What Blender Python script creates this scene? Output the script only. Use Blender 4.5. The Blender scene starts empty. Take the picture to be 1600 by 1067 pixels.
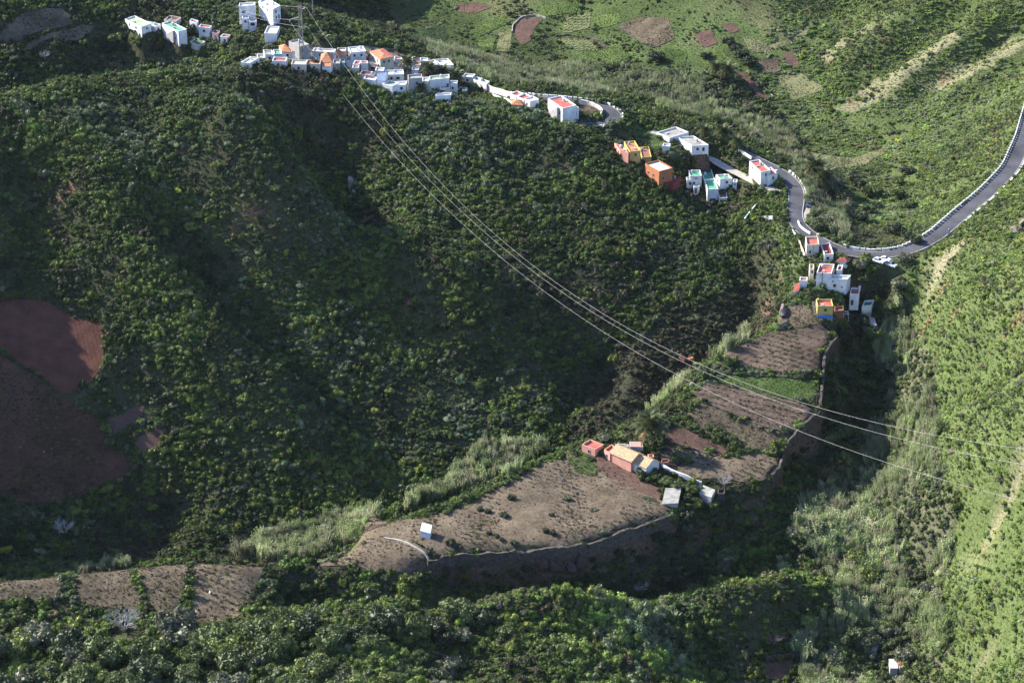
import bpy, math, random, time
import numpy as np
T0 = time.time()
R = math.radians
rng = np.random.default_rng(7)
random.seed(7)
scene = bpy.context.scene
COL = scene.collection

# ------------------------------------------------------------------ camera, sky, sun, exposure
CAMZ, PITCH, F = 400.0, R(25.0), 3600.0            # eye height (m), downward pitch, focal length in 1600-wide pixels
cam = bpy.data.cameras.new('camera'); camo = bpy.data.objects.new('camera', cam); COL.objects.link(camo)
camo.location = (0, 0, CAMZ); camo.rotation_euler = (R(90) - PITCH, 0, 0)
cam.sensor_width = 36.0; cam.lens = 36.0 * F / 1600.0
cam.clip_start = 1.0; cam.clip_end = 20000.0
scene.camera = camo
SUN_EL, SUN_AZ = R(32.0), R(63.0)                  # azimuth measured to the left of the viewing direction
world = bpy.data.worlds.new('World'); scene.world = world; world.use_nodes = True
wn = world.node_tree.nodes; wl = world.node_tree.links
sky = wn.new('ShaderNodeTexSky'); sky.sky_type = 'NISHITA'; sky.sun_disc = False
sky.sun_elevation = SUN_EL; sky.sun_rotation = -SUN_AZ
sky.altitude = 600
bg = wn['Background']; bg.inputs['Strength'].default_value = 0.12
tintn = wn.new('ShaderNodeMix'); tintn.data_type = 'RGBA'; tintn.blend_type = 'MULTIPLY'; tintn.inputs[0].default_value = 1.0; tintn.inputs[7].default_value = (.88, .94, 1.20, 1)   # a clear, deep blue winter sky
wl.new(sky.outputs[0], tintn.inputs[6]); wl.new(tintn.outputs[2], bg.inputs[0])
sl = bpy.data.lights.new('sun', 'SUN'); sl.energy = 5.0; sl.angle = R(0.5); sl.color = (1.0, 0.94, 0.84)
so = bpy.data.objects.new('sun', sl); COL.objects.link(so)
sd = np.array([-math.sin(SUN_AZ) * math.cos(SUN_EL), math.cos(SUN_AZ) * math.cos(SUN_EL), math.sin(SUN_EL)])
from mathutils import Vector, Matrix
so.rotation_euler = Vector(sd).to_track_quat('Z', 'Y').to_euler()
so.location = (-300, 700, 600)
scene.view_settings.view_transform = 'Standard'; scene.view_settings.look = 'None'
scene.view_settings.exposure = 1.35; scene.view_settings.gamma = 1.0
scene.view_settings.use_curve_mapping = False
scene.render.engine = 'CYCLES'
scene.cycles.max_bounces = 4; scene.cycles.diffuse_bounces = 2; scene.cycles.transparent_max_bounces = 4
scene.cycles.glossy_bounces = 1; scene.cycles.transmission_bounces = 2; scene.cycles.volume_bounces = 0
scene.cycles.use_denoising = True; scene.cycles.denoiser = 'OPENIMAGEDENOISE'; scene.cycles.denoising_input_passes = 'RGB_ALBEDO_NORMAL'; scene.cycles.denoising_prefilter = 'ACCURATE'

# ------------------------------------------------------------------ surveying helpers: photograph pixel -> place on the ground
CP, SP = math.cos(PITCH), math.sin(PITCH)
def ray(u, v):
    a = (np.asarray(u, float) - 800) / F; b = (533.5 - np.asarray(v, float)) / F
    return np.stack([a, CP + b * SP, -SP + b * CP], -1)
def at_z(u, v, z):
    d = ray(u, v); t = (z - CAMZ) / d[..., 2]
    p = d * np.asarray(t)[..., None]; p[..., 2] += CAMZ
    return p
def project(p):
    p = np.asarray(p, float); q = p - np.array([0, 0, CAMZ])
    f = q[..., 1] * CP - q[..., 2] * SP; up = q[..., 1] * SP + q[..., 2] * CP
    return 800 + F * q[..., 0] / f, 533.5 - F * up / f
def resample(P, step):
    P = np.asarray(P, float); seg = np.linalg.norm(np.diff(P, axis=0), axis=1); s = np.r_[0, np.cumsum(seg)]
    n = max(2, int(round(s[-1] / step)) + 1); t = np.linspace(0, s[-1], n)
    return np.stack([np.interp(t, s, P[:, k]) for k in range(P.shape[1])], 1)
def smooth_line(P, k=2):
    P = np.array(P, float)
    for _ in range(k):
        Q = P.copy(); Q[1:-1] = (P[:-2] + 2 * P[1:-1] + P[2:]) / 4; P = Q
    return P

# ------------------------------------------------------------------ lie of the land
CTRL = []
def line(pts, step=14):
    p = np.array([at_z(u, v, z) for u, v, z in pts])
    p = resample(p, step) if len(p) > 1 else p
    CTRL.append(p); return p
def off(p, dx, dy, dz): CTRL.append(np.asarray(p) + np.array([dx, dy, dz]))
def raw(*pts): CTRL.append(np.array(pts, float))
# spur of terraced fields
near = line([(-120,945,67),(0,945,67),(130,952,66),(285,975,66),(340,975,66),(395,940,66),(432,892,66),(520,888,66),(600,900,65.5),(665,888,65.5),(760,870,65),(900,866,64.5),(965,842,64.5),(1045,815,64),(1100,792,64),(1205,762,65),(1220,735,66)], 9)
right = line([(1226,695,68),(1280,656,71),(1284,600,74),(1308,542,79),(1286,505,83),(1300,494,84)], 8)
far = line([(-120,905,68),(0,905,68),(130,893,67),(300,878,67),(430,881,66.5),(520,874,66.5),(580,828,66),(700,785,66.5),(760,757,66.5),(850,712,66.5),(905,690,67),(950,682,67),(1000,648,68.5),(1050,618,70.5),(1090,572,74),(1130,545,77),(1200,520,80),(1215,480,83),(1228,430,87),(1205,372,89)], 9)
nr = near[near[:, 0] > -66]; off(nr, 1, -5, -11); off(nr[(nr[:, 0] > -50) & (nr[:, 0] < 48)], 2, -14, -17); off(nr[nr[:, 0] >= 48], 3, -14, -12)
off(right, 6, -2, -10); off(right, 18, 0, -16)
off(far[:-3], -3, 6, -9); off(far[:-3], -6, 16, -17)
line([(900,760,65.5),(1000,790,64.5),(1100,700,67),(1180,740,66),(1150,640,70),(1200,570,76),(1250,530,80)], 25)
line([(600,860,66),(760,830,66),(900,810,65.5)], 25)
line([(1270,478,85),(1285,455,87),(1290,440,88),(1280,410,90),(1262,385,91),(1245,360,91.5),(1240,335,91.5),(1245,310,92)], 10)
line([(1330,470,83),(1345,500,77),(1355,540,70),(1350,600,63)], 12)
line([(1330,440,86),(1340,420,87.5)], 10)
# gully behind the terraces, at the foot of the large hill
line([(1150,460,75),(1110,520,69),(1030,585,62),(965,640,57),(905,672,53)], 14)
foot = line([(-120,862,46),(0,858,46),(150,858,46),(300,852,46),(420,825,46),(560,785,47),(680,752,48),(800,715,50)], 16)
# crest of the large hill
crest = line([(-120,175,137),(0,155,137),(110,124,136),(210,124,134),(260,118,133),(330,112,131),(400,102,128),(480,104,125),(560,122,121),(640,142,118),(720,158,115),(800,178,112),(880,200,109),(950,230,104),(1000,262,99),(1050,305,93),(1100,340,88),(1150,385,82)], 14)
# spurs of the large hill sampled from crest to foot
for a, b, za, zb, n, bul in (((0,155),(0,858),137,46,6,3),((150,125),(200,858),136,46,6,4),((330,112),(470,815),131,46,6,6),((560,122),(690,750),121,49,6,4),((720,158),(860,690),115,52,6,2),((880,200),(960,640),109,57,5,1),((1000,262),(1060,565),99,64,4,0)):
    P, Q = at_z(*a, za), at_z(*b, zb)
    for k in range(1, n):
        t = k / n; m = P + (Q - P) * t; m[2] += bul * math.sin(math.pi * t); raw(m)
raw((-222,760,146),(-212,720,132),(-203,690,120),(-195,660,106),(-187,632,92),(-260,700,130),(-250,640,105))
# behind the crest, far left: a dip, then the upper fields and the upper hamlet
off(crest[:26], 0, 20, -9); off(crest[:16], 0, 42, -24)
line([(-120,138,100),(0,130,100),(80,118,100),(200,106,99),(330,98,104)], 20); line([(-120,108,104),(0,102,104),(80,98,104),(200,85,103),(320,86,106)], 20)
line([(-120,80,112),(0,76,112),(70,72,112),(150,55,111),(240,62,109),(300,74,108),(370,88,110)], 18)
line([(-120,20,124),(0,20,122),(90,10,121),(160,20,118),(250,30,115),(330,42,113),(360,30,116),(400,12,118),(436,4,119)], 18)
line([(380,62,113),(430,70,114),(480,80,117),(560,100,116),(640,125,114),(700,135,112)], 14)
line([(440,8,120),(500,22,115),(560,62,110),(620,92,106),(690,108,103)], 12)
raw((-330,1120,185),(-250,1120,178),(-180,1130,172),(-120,1150,160),(-75,1180,140),(-320,980,138),(-350,850,132),(-330,700,95),(-330,1400,260),(-120,1400,240),(-40,1350,190),(-200,1250,215),(-90,1260,185))
# valley floor and fields beyond the hamlet
line([(500,0,74),(560,15,74),(640,50,74),(720,70,76),(800,95,78),(900,125,80),(980,150,82),(1060,165,82),(1140,190,80),(1220,225,76)], 20)
line([(700,0,80),(800,20,82),(900,20,84),(1000,35,88),(1100,45,92),(1180,80,90),(1240,140,82)], 20)
line([(760,165,106),(830,165,106),(880,180,106),(930,198,106),(975,215,104)], 12)
line([(800,140,103),(860,153,105),(925,160,105),(966,180,105)], 10)
line([(1000,240,100),(1060,235,98),(1120,255,95),(1180,270,93),(1215,290,92)], 12)
line([(1050,285,94),(1110,305,91),(1150,325,89),(1190,345,89)], 12)
line([(1060,190,88),(1110,210,88),(1160,235,90),(1210,262,92)], 14)
line([(1290,270,82),(1310,310,82),(1340,350,82),(1400,365,84)], 14)
line([(1270,200,76),(1340,240,76),(1380,290,77),(1430,330,83)], 18)
# road bench and upper right hillside
road_c = [(1720,60,112),(1665,95,110),(1622,140,108),(1601,215,104.5),(1580,263,101.5),(1545,300,99),(1505,333,97),(1466,367,95),(1430,388,94),(1395,400,93),(1360,401,92.5),(1325,396,92),(1290,382,91.8),(1262,366,91.8),(1246,352,91.8),(1240,337,91.8),(1244,316,92),(1245,300,92),(1237,285,92.2),(1222,272,92.5),(1205,262,92.8),(1180,250,93),(1155,238,93.4)]
line(road_c, 12)
line([(1480,250,86),(1540,210,90),(1580,130,99),(1610,60,106)], 16)
line([(1300,150,83),(1400,180,84),(1480,170,88)], 25)
line([(1300,20,97),(1400,50,100),(1500,80,100)], 25)
line([(1350,-30,106),(1450,0,110),(1560,0,114),(1640,0,117)], 25)
line([(900,-40,95),(1100,-60,112),(1250,-60,112)], 30)
raw((0,1350,150),(120,1300,160),(220,1250,190),(330,1150,210),(400,1000,190),(330,1450,240),(100,1500,220))
# near right hillside
line([(1600,300,108),(1560,330,106),(1510,365,102),(1460,395,99),(1420,415,95)], 14)
line([(1660,420,122),(1600,430,115),(1530,450,104),(1470,470,92),(1430,500,80)], 16)
line([(1660,620,112),(1600,640,103),(1540,650,91),(1480,660,77),(1440,680,66)], 16)
line([(1680,850,92),(1600,860,82),(1540,870,70),(1490,890,58),(1450,910,49)], 16)
line([(1680,1067,82),(1600,1067,70),(1540,1067,57),(1480,1067,45)], 16)
line([(1680,1200,70),(1480,1200,48)], 30)
# barranco on the right
line([(1410,445,84),(1415,490,76),(1410,560,66),(1385,630,61),(1370,700,58),(1370,780,55),(1375,860,51),(1390,940,46),(1400,1010,41),(1400,1067,40),(1400,1200,38)], 18)
line([(1290,830,55),(1330,860,52),(1320,900,47)], 18)
line([(1250,1000,44),(1300,1010,42),(1330,1030,41)], 18)
# foreground hills
fg = line([(-120,985,64),(0,985,64),(150,985,64),(300,990,65),(400,975,67),(480,945,70),(560,925,72),(620,915,73)], 16)
line([(700,950,71),(750,925,74),(800,913,75),(860,911,74),(940,925,69),(1010,955,61)], 12)
line([(690,980,68),(700,1020,66),(720,1067,64)], 14)
line([(-120,1080,66),(100,1080,67),(300,1080,70),(500,1080,74),(620,1060,74)], 25)
line([(820,1000,69),(900,1020,66),(1000,1050,58),(1080,1067,50)], 18)
line([(1040,945,59),(1100,923,61),(1170,899,62),(1240,888,61),(1290,899,56)], 12)
line([(1090,1000,51),(1180,970,53),(1270,950,51)], 18)
line([(1110,1060,46),(1200,1050,45)], 25)
off(np.array([at_z(1100,925,60), at_z(1170,902,61), at_z(1240,890,60)]), 0, 18, -16)
off(np.array([at_z(800,913,75), at_z(860,911,74)]), 0, 14, -19); line([(760,975,67),(850,980,66),(930,995,61)], 14)
off(np.array([at_z(560,925,72), at_z(620,915,73)]), 0, 14, -12)
raw((-200,380,90),(0,380,95),(120,400,60),(250,420,80),(-60,440,82),(60,440,68))

C = np.concatenate(CTRL); 
_, ui = np.unique(np.round(C[:, :2] / 3).astype(int), axis=0, return_index=True); C = C[ui]
mu = np.array([0, 800.0]); XS = 100.0
cx = (C[:, :2] - mu) / XS; n = len(cx)
K = np.linalg.norm(cx[:, None] - cx[None], axis=2); K[np.arange(n), np.arange(n)] -= 0.004
A = np.zeros((n + 3, n + 3)); A[:n, :n] = K; A[:n, n] = 1; A[:n, n + 1:] = cx; A[n:, :n] = A[:n, n:].T
W = np.linalg.solve(A, np.r_[C[:, 2], 0, 0, 0])
GX0, GX1, GY0, GY1, GS = -350.0, 350.0, 400.0, 1420.0, 2.0
gx = np.arange(GX0, GX1 + .1, GS); gy = np.arange(GY0, GY1 + .1, GS)
def rbf(px, py):
    out = np.empty(len(px)); q = np.stack([(px - mu[0]) / XS, (py - mu[1]) / XS], 1)
    for i in range(0, len(q), 8000):
        b = q[i:i + 8000]; D = np.sqrt(((b[:, None, :] - cx[None]) ** 2).sum(2))
        out[i:i + 8000] = D @ W[:n] + W[n] + b @ W[n + 1:]
    return out
cgx = np.arange(GX0, GX1 + 4.1, 4.0); cgy = np.arange(GY0, GY1 + 4.1, 4.0)
MX, MY = np.meshgrid(cgx, cgy); Hc = rbf(MX.ravel(), MY.ravel()).reshape(MX.shape)
def bil(H, x0, y0, s, x, y):
    fx = np.clip((x - x0) / s, 0, H.shape[1] - 1.001); fy = np.clip((y - y0) / s, 0, H.shape[0] - 1.001)
    i = fx.astype(int); j = fy.astype(int); a = fx - i; b = fy - j
    return (H[j, i] * (1 - a) + H[j, i + 1] * a) * (1 - b) + (H[j + 1, i] * (1 - a) + H[j + 1, i + 1] * a) * b
def vnoise(x, y, s, seed):                                   # smooth value noise in [-1, 1]
    r = np.random.default_rng(seed); g = r.uniform(-1, 1, (256, 256))
    fx = x / s + 1000; fy = y / s + 1000; i = np.floor(fx).astype(int); j = np.floor(fy).astype(int); a = fx - i; b = fy - j
    a = a * a * (3 - 2 * a); b = b * b * (3 - 2 * b); i0, i1, j0, j1 = i % 256, (i + 1) % 256, j % 256, (j + 1) % 256
    return (g[j0, i0] * (1 - a) + g[j0, i1] * a) * (1 - b) + (g[j1, i0] * (1 - a) + g[j1, i1] * a) * b
def fbm(x, y, s, seed, o=3):
    t = 0; w = 1; tot = 0
    for k in range(o): t = t + w * vnoise(x + 37.1 * k, y - 11.3 * k, s / 2 ** k, seed + k); tot += w; w *= .55
    return t / tot
GXm, GYm = np.meshgrid(gx, gy)
Hg = bil(Hc, GX0, GY0, 4.0, GXm.ravel(), GYm.ravel()).reshape(GXm.shape)
def blur(H, k):
    for _ in range(k):
        P = np.pad(H, 1, 'edge'); H = (P[:-2, 1:-1] + P[2:, 1:-1] + P[1:-1, :-2] + P[1:-1, 2:] + 4 * P[1:-1, 1:-1]) / 8
    return H
Hg = blur(Hg, 3)
def height(x, y): return bil(Hg, GX0, GY0, GS, np.asarray(x, float), np.asarray(y, float))
def ground(u, v, lift=0.0):                                  # where the sight line of a pixel meets the ground (raised by lift)
    u = np.atleast_1d(np.asarray(u, float)); v = np.atleast_1d(np.asarray(v, float)); d = ray(u, v); d = d / np.linalg.norm(d, axis=1)[:, None]
    t = np.full(len(u), 480.0); done = np.zeros(len(u), bool)
    for _ in range(900):
        p = d * t[:, None]; gap = p[:, 2] + CAMZ - height(p[:, 0], p[:, 1]) - lift
        done |= gap <= 0
        if done.all(): break
        t = np.where(done, t, t + 1.0)
    lo = t - 1.0; hi = t.copy()
    for _ in range(12):
        m = (lo + hi) / 2; p = d * m[:, None]; g = p[:, 2] + CAMZ - height(p[:, 0], p[:, 1]) - lift
        lo = np.where(g > 0, m, lo); hi = np.where(g > 0, hi, m)
    p = d * hi[:, None]; p[:, 2] += CAMZ
    return p
def gp(u, v, lift=0.0): return ground(u, v, lift)[0]
def seg_dist(px, py, L):                                     # distance to a polyline and the z there
    best = np.full(len(px), 1e9); zz = np.zeros(len(px)); tt = np.zeros(len(px)); acc = 0
    for a, b in zip(L[:-1], L[1:]):
        d = b[:2] - a[:2]; l2 = (d ** 2).sum() + 1e-9
        t = np.clip(((px - a[0]) * d[0] + (py - a[1]) * d[1]) / l2, 0, 1)
        ds = np.hypot(px - a[0] - t * d[0], py - a[1] - t * d[1]); m = ds < best
        best[m] = ds[m]; zz[m] = (a[2] + (b[2] - a[2]) * t)[m]; tt[m] = acc + t[m] * math.sqrt(l2); acc += math.sqrt(l2)
    return best, zz, tt
fx_, fy_ = GXm.ravel(), GYm.ravel()
def bump(pix, amp, w):
    global Hg
    L = ground([p[0] for p in pix], [p[1] for p in pix]); L = resample(L, 10)
    lo = L[:, :2].min(0) - 3 * w; hi = L[:, :2].max(0) + 3 * w
    m = (fx_ > lo[0]) & (fx_ < hi[0]) & (fy_ > lo[1]) & (fy_ < hi[1])
    d, _, t = seg_dist(fx_[m], fy_[m], L); tl = np.linalg.norm(np.diff(L[:, :2], axis=0), axis=1).sum()
    taper = np.clip(np.minimum(t, tl - t) / (0.22 * tl), 0, 1); h = Hg.ravel().copy(); h[m] += amp * np.exp(-(d / w) ** 2) * taper ** .7
    Hg = h.reshape(Hg.shape)
BUMPS = [([(300,150),(350,235),(420,305),(500,365),(600,430),(700,490),(800,550),(900,605)], 26, 21),
         ([(450,140),(500,230),(570,330),(680,425),(800,485),(900,540),(985,590)], -19, 18),
         ([(90,170),(160,300),(240,440),(340,560),(470,650),(600,730)], 11, 15),
         ([(230,300),(330,420),(430,530),(540,620),(650,700)], -9, 11),
         ([(40,230),(60,330),(80,420)], -4, 14),
         ([(700,190),(800,290),(900,380),(1000,470)], 3, 16),
         ([(100,640),(200,760),(300,830)], -8, 20),
         ([(1600,500),(1520,520),(1450,540)], 3, 9), ([(1600,570),(1530,590),(1470,600)], -3, 9), ([(1600,720),(1530,740),(1470,760)], 3, 10), ([(1600,780),(1530,800),(1470,820)], -3, 9),
         ([(1580,10),(1480,80),(1370,150)], 3.5, 9), ([(1640,40),(1520,125),(1430,185)], 3.0, 8), ([(1610,30),(1500,105),(1400,170)], -3.0, 8), ([(1480,-20),(1390,50),(1300,120)], 3.0, 10), ([(1530,0),(1430,70),(1330,140)], -3.0, 9), ([(770,190),(850,300),(930,400)], -4, 12)]
for b in BUMPS: bump(*b)

# ------------------------------------------------------------------ materials
MATS = {}
def mat_base(name):
    m = bpy.data.materials.new(name); m.use_nodes = True
    return m, m.node_tree.nodes, m.node_tree.links, m.node_tree.nodes['Principled BSDF']
def paint(name, col, rough=.8, var=.16, scale=.6, metal=0.0, spec=.25):
    key = (name, tuple(col))
    if key in MATS: return MATS[key]
    m, N, L, B = mat_base(name)
    tc = N.new('ShaderNodeNewGeometry'); nz = N.new('ShaderNodeTexNoise'); nz.inputs['Scale'].default_value = scale; nz.inputs['Detail'].default_value = 5
    L.new(tc.outputs['Position'], nz.inputs['Vector'])
    mr = N.new('ShaderNodeMapRange'); mr.inputs['From Min'].default_value = .3; mr.inputs['From Max'].default_value = .7
    mr.inputs['To Min'].default_value = 1 - var; mr.inputs['To Max'].default_value = 1 + var * .5
    mx = N.new('ShaderNodeVectorMath'); mx.operation = 'SCALE'; mx.inputs[0].default_value = col
    L.new(nz.outputs['Fac'], mr.inputs['Value']); L.new(mr.outputs[0], mx.inputs['Scale']); L.new(mx.outputs[0], B.inputs['Base Color'])
    B.inputs['Roughness'].default_value = rough; B.inputs['Metallic'].default_value = metal; B.inputs['Specular IOR Level'].default_value = spec
    MATS[key] = m; return m
def soil(name, dark, light, scale, bump=.5, furrow=None):
    m, N, L, B = mat_base(name)
    g = N.new('ShaderNodeNewGeometry'); n1 = N.new('ShaderNodeTexNoise'); n1.inputs['Scale'].default_value = scale; n1.inputs['Detail'].default_value = 6; n1.inputs['Roughness'].default_value = .65
    n2 = N.new('ShaderNodeTexNoise'); n2.inputs['Scale'].default_value = scale * .16; n2.inputs['Detail'].default_value = 5
    L.new(g.outputs['Position'], n1.inputs['Vector']); L.new(g.outputs['Position'], n2.inputs['Vector'])
    ad = N.new('ShaderNodeMath'); ad.operation = 'MULTIPLY_ADD'; L.new(n2.outputs['Fac'], ad.inputs[0]); ad.inputs[1].default_value = 1.1; L.new(n1.outputs['Fac'], ad.inputs[2])
    cr = N.new('ShaderNodeValToRGB'); mp_ = N.new('ShaderNodeMapRange'); mp_.inputs['From Min'].default_value = .72; mp_.inputs['From Max'].default_value = 1.38; cr.color_ramp.elements[0].position = 0.0; cr.color_ramp.elements[1].position = 1.0
    cr.color_ramp.elements[0].color = (*dark, 1); cr.color_ramp.elements[1].color = (*light, 1)
    L.new(ad.outputs[0], mp_.inputs['Value']); L.new(mp_.outputs[0], cr.inputs[0]); L.new(cr.outputs[0], B.inputs['Base Color'])
    B.inputs['Roughness'].default_value = .95; B.inputs['Specular IOR Level'].default_value = .1
    bp = N.new('ShaderNodeBump'); bp.inputs['Distance'].default_value = .35; bp.inputs['Strength'].default_value = bump
    h = n1.outputs['Fac']
    if furrow is not None:
        ang, per, amt = furrow
        mp = N.new('ShaderNodeMapping'); mp.inputs['Rotation'].default_value = (0, 0, ang); L.new(g.outputs['Position'], mp.inputs['Vector'])
        wv = N.new('ShaderNodeTexWave'); wv.wave_type = 'BANDS'; wv.bands_direction = 'X'; wv.inputs['Scale'].default_value = 2 * math.pi / per / 20.0
        wv.inputs['Distortion'].default_value = .6; wv.inputs['Detail'].default_value = 2; wv.inputs['Detail Scale'].default_value = .4
        L.new(mp.outputs[0], wv.inputs['Vector'])
        a2 = N.new('ShaderNodeMath'); a2.operation = 'MULTIPLY_ADD'; L.new(wv.outputs['Fac'], a2.inputs[0]); a2.inputs[1].default_value = amt; L.new(n1.outputs['Fac'], a2.inputs[2]); h = a2.outputs[0]
    L.new(h, bp.inputs['Height']); L.new(bp.outputs[0], B.inputs['Normal'])
    return m
def leafmat(name, tint=None, attr=False, transl=.3, rough=.5, var=.45):
    m, N, L, B = mat_base(name)
    geo = N.new('ShaderNodeNewGeometry')
    mr = N.new('ShaderNodeMapRange'); mr.inputs['To Min'].default_value = 1 - var; mr.inputs['To Max'].default_value = 1 + var
    L.new(geo.outputs['Random Per Island'], mr.inputs['Value'])
    sc = N.new('ShaderNodeVectorMath'); sc.operation = 'SCALE'; L.new(mr.outputs[0], sc.inputs['Scale'])
    if attr:
        at = N.new('ShaderNodeAttribute'); at.attribute_type = 'INSTANCER'; at.attribute_name = 'tint'; L.new(at.outputs['Vector'], sc.inputs[0])
    else:
        oi = N.new('ShaderNodeObjectInfo'); m2 = N.new('ShaderNodeMapRange'); m2.inputs['To Min'].default_value = .75; m2.inputs['To Max'].default_value = 1.3
        L.new(oi.outputs['Random'], m2.inputs['Value']); s0 = N.new('ShaderNodeVectorMath'); s0.operation = 'SCALE'; s0.inputs[0].default_value = tint
        L.new(m2.outputs[0], s0.inputs['Scale']); L.new(s0.outputs[0], sc.inputs[0])
    L.new(sc.outputs[0], B.inputs['Base Color']); B.inputs['Roughness'].default_value = rough; B.inputs['Specular IOR Level'].default_value = .22
    tr = N.new('ShaderNodeBsdfTranslucent'); L.new(sc.outputs[0], tr.inputs['Color'])
    mx = N.new('ShaderNodeMixShader'); mx.inputs[0].default_value = transl
    L.new(B.outputs[0], mx.inputs[1]); L.new(tr.outputs[0], mx.inputs[2]); L.new(mx.outputs[0], N['Material Output'].inputs['Surface'])
    return m

WHITE = paint('white_render', (.74, .74, .71), .85, .26, .35); CREAM = paint('cream_render', (.58, .53, .42)); GREYR = paint('grey_render', (.36, .35, .33))
PINKW = paint('pink_render', (.62, .30, .22)); YELW = paint('yellow_render', (.52, .40, .13)); ORAW = paint('orange_render', (.40, .16, .07)); TEAL = paint('teal_paint', (.06, .16, .17))
REDR = paint('red_roof_paint', (.43, .115, .085), .75, .35, .5); PINKR = paint('pink_roof_paint', (.58, .26, .22)); GRNR = paint('green_roof_paint', (.10, .34, .20), .8, .35, .5); PGRN = paint('pale_green_roof', (.34, .42, .27), .85, .4, .5)
ORAR = paint('orange_tile', (.46, .20, .10), .85, .45, 1.2); TANT = paint('tan_tile', (.42, .30, .17), .85, .35, 1.5); GRYR = paint('grey_roof', (.30, .29, .25), .9, .4, .5); WHTR = paint('white_roof', (.58, .57, .54), .85, .35, .5); BRNR = paint('brown_roof', (.25, .12, .08)); LBLU = paint('pale_blue_roof', (.50, .55, .62))
CRMR = paint('cream_roof', (.58, .56, .42)); DKRED = paint('dark_red_paint', (.20, .035, .03)); BLUE = paint('blue_sheet', (.06, .22, .62), .5); DKGRN = paint('dark_green_roof', (.06, .16, .10)); PALEY = paint('pale_yellow_sheet', (.52, .52, .32), .5)
GLASS = paint('window_glass', (.018, .02, .026), .3, .05, 1, 0, .3); FRAME = paint('window_frame', (.30, .28, .26)); DOORM = paint('door_wood', (.10, .07, .05)); ASPH = paint('asphalt', (.072, .072, .080), .85, .5, .12); CONC = paint('concrete', (.34, .32, .26), .9, .25, .5)
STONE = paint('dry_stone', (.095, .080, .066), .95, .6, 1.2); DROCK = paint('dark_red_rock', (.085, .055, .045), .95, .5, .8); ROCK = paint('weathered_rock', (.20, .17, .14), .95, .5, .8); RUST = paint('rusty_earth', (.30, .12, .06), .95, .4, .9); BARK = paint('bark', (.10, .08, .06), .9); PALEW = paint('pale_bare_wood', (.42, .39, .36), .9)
STEEL = paint('galvanised_steel', (.34, .31, .28), .5, .1, 1, .4); WIREM = paint('bright_wire', (.42, .40, .39), .55, .02); CARW = paint('white_car_paint', (.80, .80, .82), .3, .03, 1, 0, .5); CARS = paint('silver_car_paint', (.62, .66, .74), .3, .03, 1, 0, .5); CARD = paint('dark_car_paint', (.035, .04, .075), .25, .05, 1, 0, .5)
TYRE = paint('tyre_rubber', (.02, .02, .02), .9); TIN = paint('corrugated_tin', (.33, .32, .27), .7, .35, .7); LINE = paint('road_paint', (.62, .62, .6), .8); POLEM = paint('wooden_pole', (.13, .10, .08), .9); KERBM = paint('white_kerb', (.72, .71, .66), .85, .2); PURPLE = paint('mauve_and_shade_render', (.32, .26, .27)); SKIN = paint('skin', (.45, .27, .19)); LAMP = paint('red_lamp', (.4, .02, .02), .3); AMBR = paint('headlamp_glass', (.7, .7, .7), .2)

# ------------------------------------------------------------------ object helpers
def mesh_obj(name, verts, faces, mats, parent=None, mi=None, smooth=False, link=True):
    me = bpy.data.meshes.new(name); me.from_pydata([tuple(map(float, v)) for v in verts], [], [tuple(map(int, f)) for f in faces])
    for m in (mats if isinstance(mats, (list, tuple)) else [mats]): me.materials.append(m)
    if mi is not None: me.polygons.foreach_set('material_index', np.asarray(mi, np.int32))
    if smooth: me.polygons.foreach_set('use_smooth', np.ones(len(me.polygons), bool))
    me.update(); o = bpy.data.objects.new(name, me)
    if parent is not None: o.parent = parent
    if link: COL.objects.link(o)
    return o
def tag(o, label=None, cat=None, group=None, kind=None):
    if label: o['label'] = label
    if cat: o['category'] = cat
    if group: o['group'] = group
    if kind: o['kind'] = kind
    return o
def empty(name, loc, label, cat, group=None, rz=0):
    o = bpy.data.objects.new(name, None); o.empty_display_size = .5; COL.objects.link(o); o.location = loc; o.rotation_euler = (0, 0, rz)
    return tag(o, label, cat, group)
def copy_tree(o, parent=None):
    c = o.copy(); COL.objects.link(c)
    if parent is not None: c.parent = parent
    for ch in list(o.children): copy_tree(ch, c)
    return c
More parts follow.
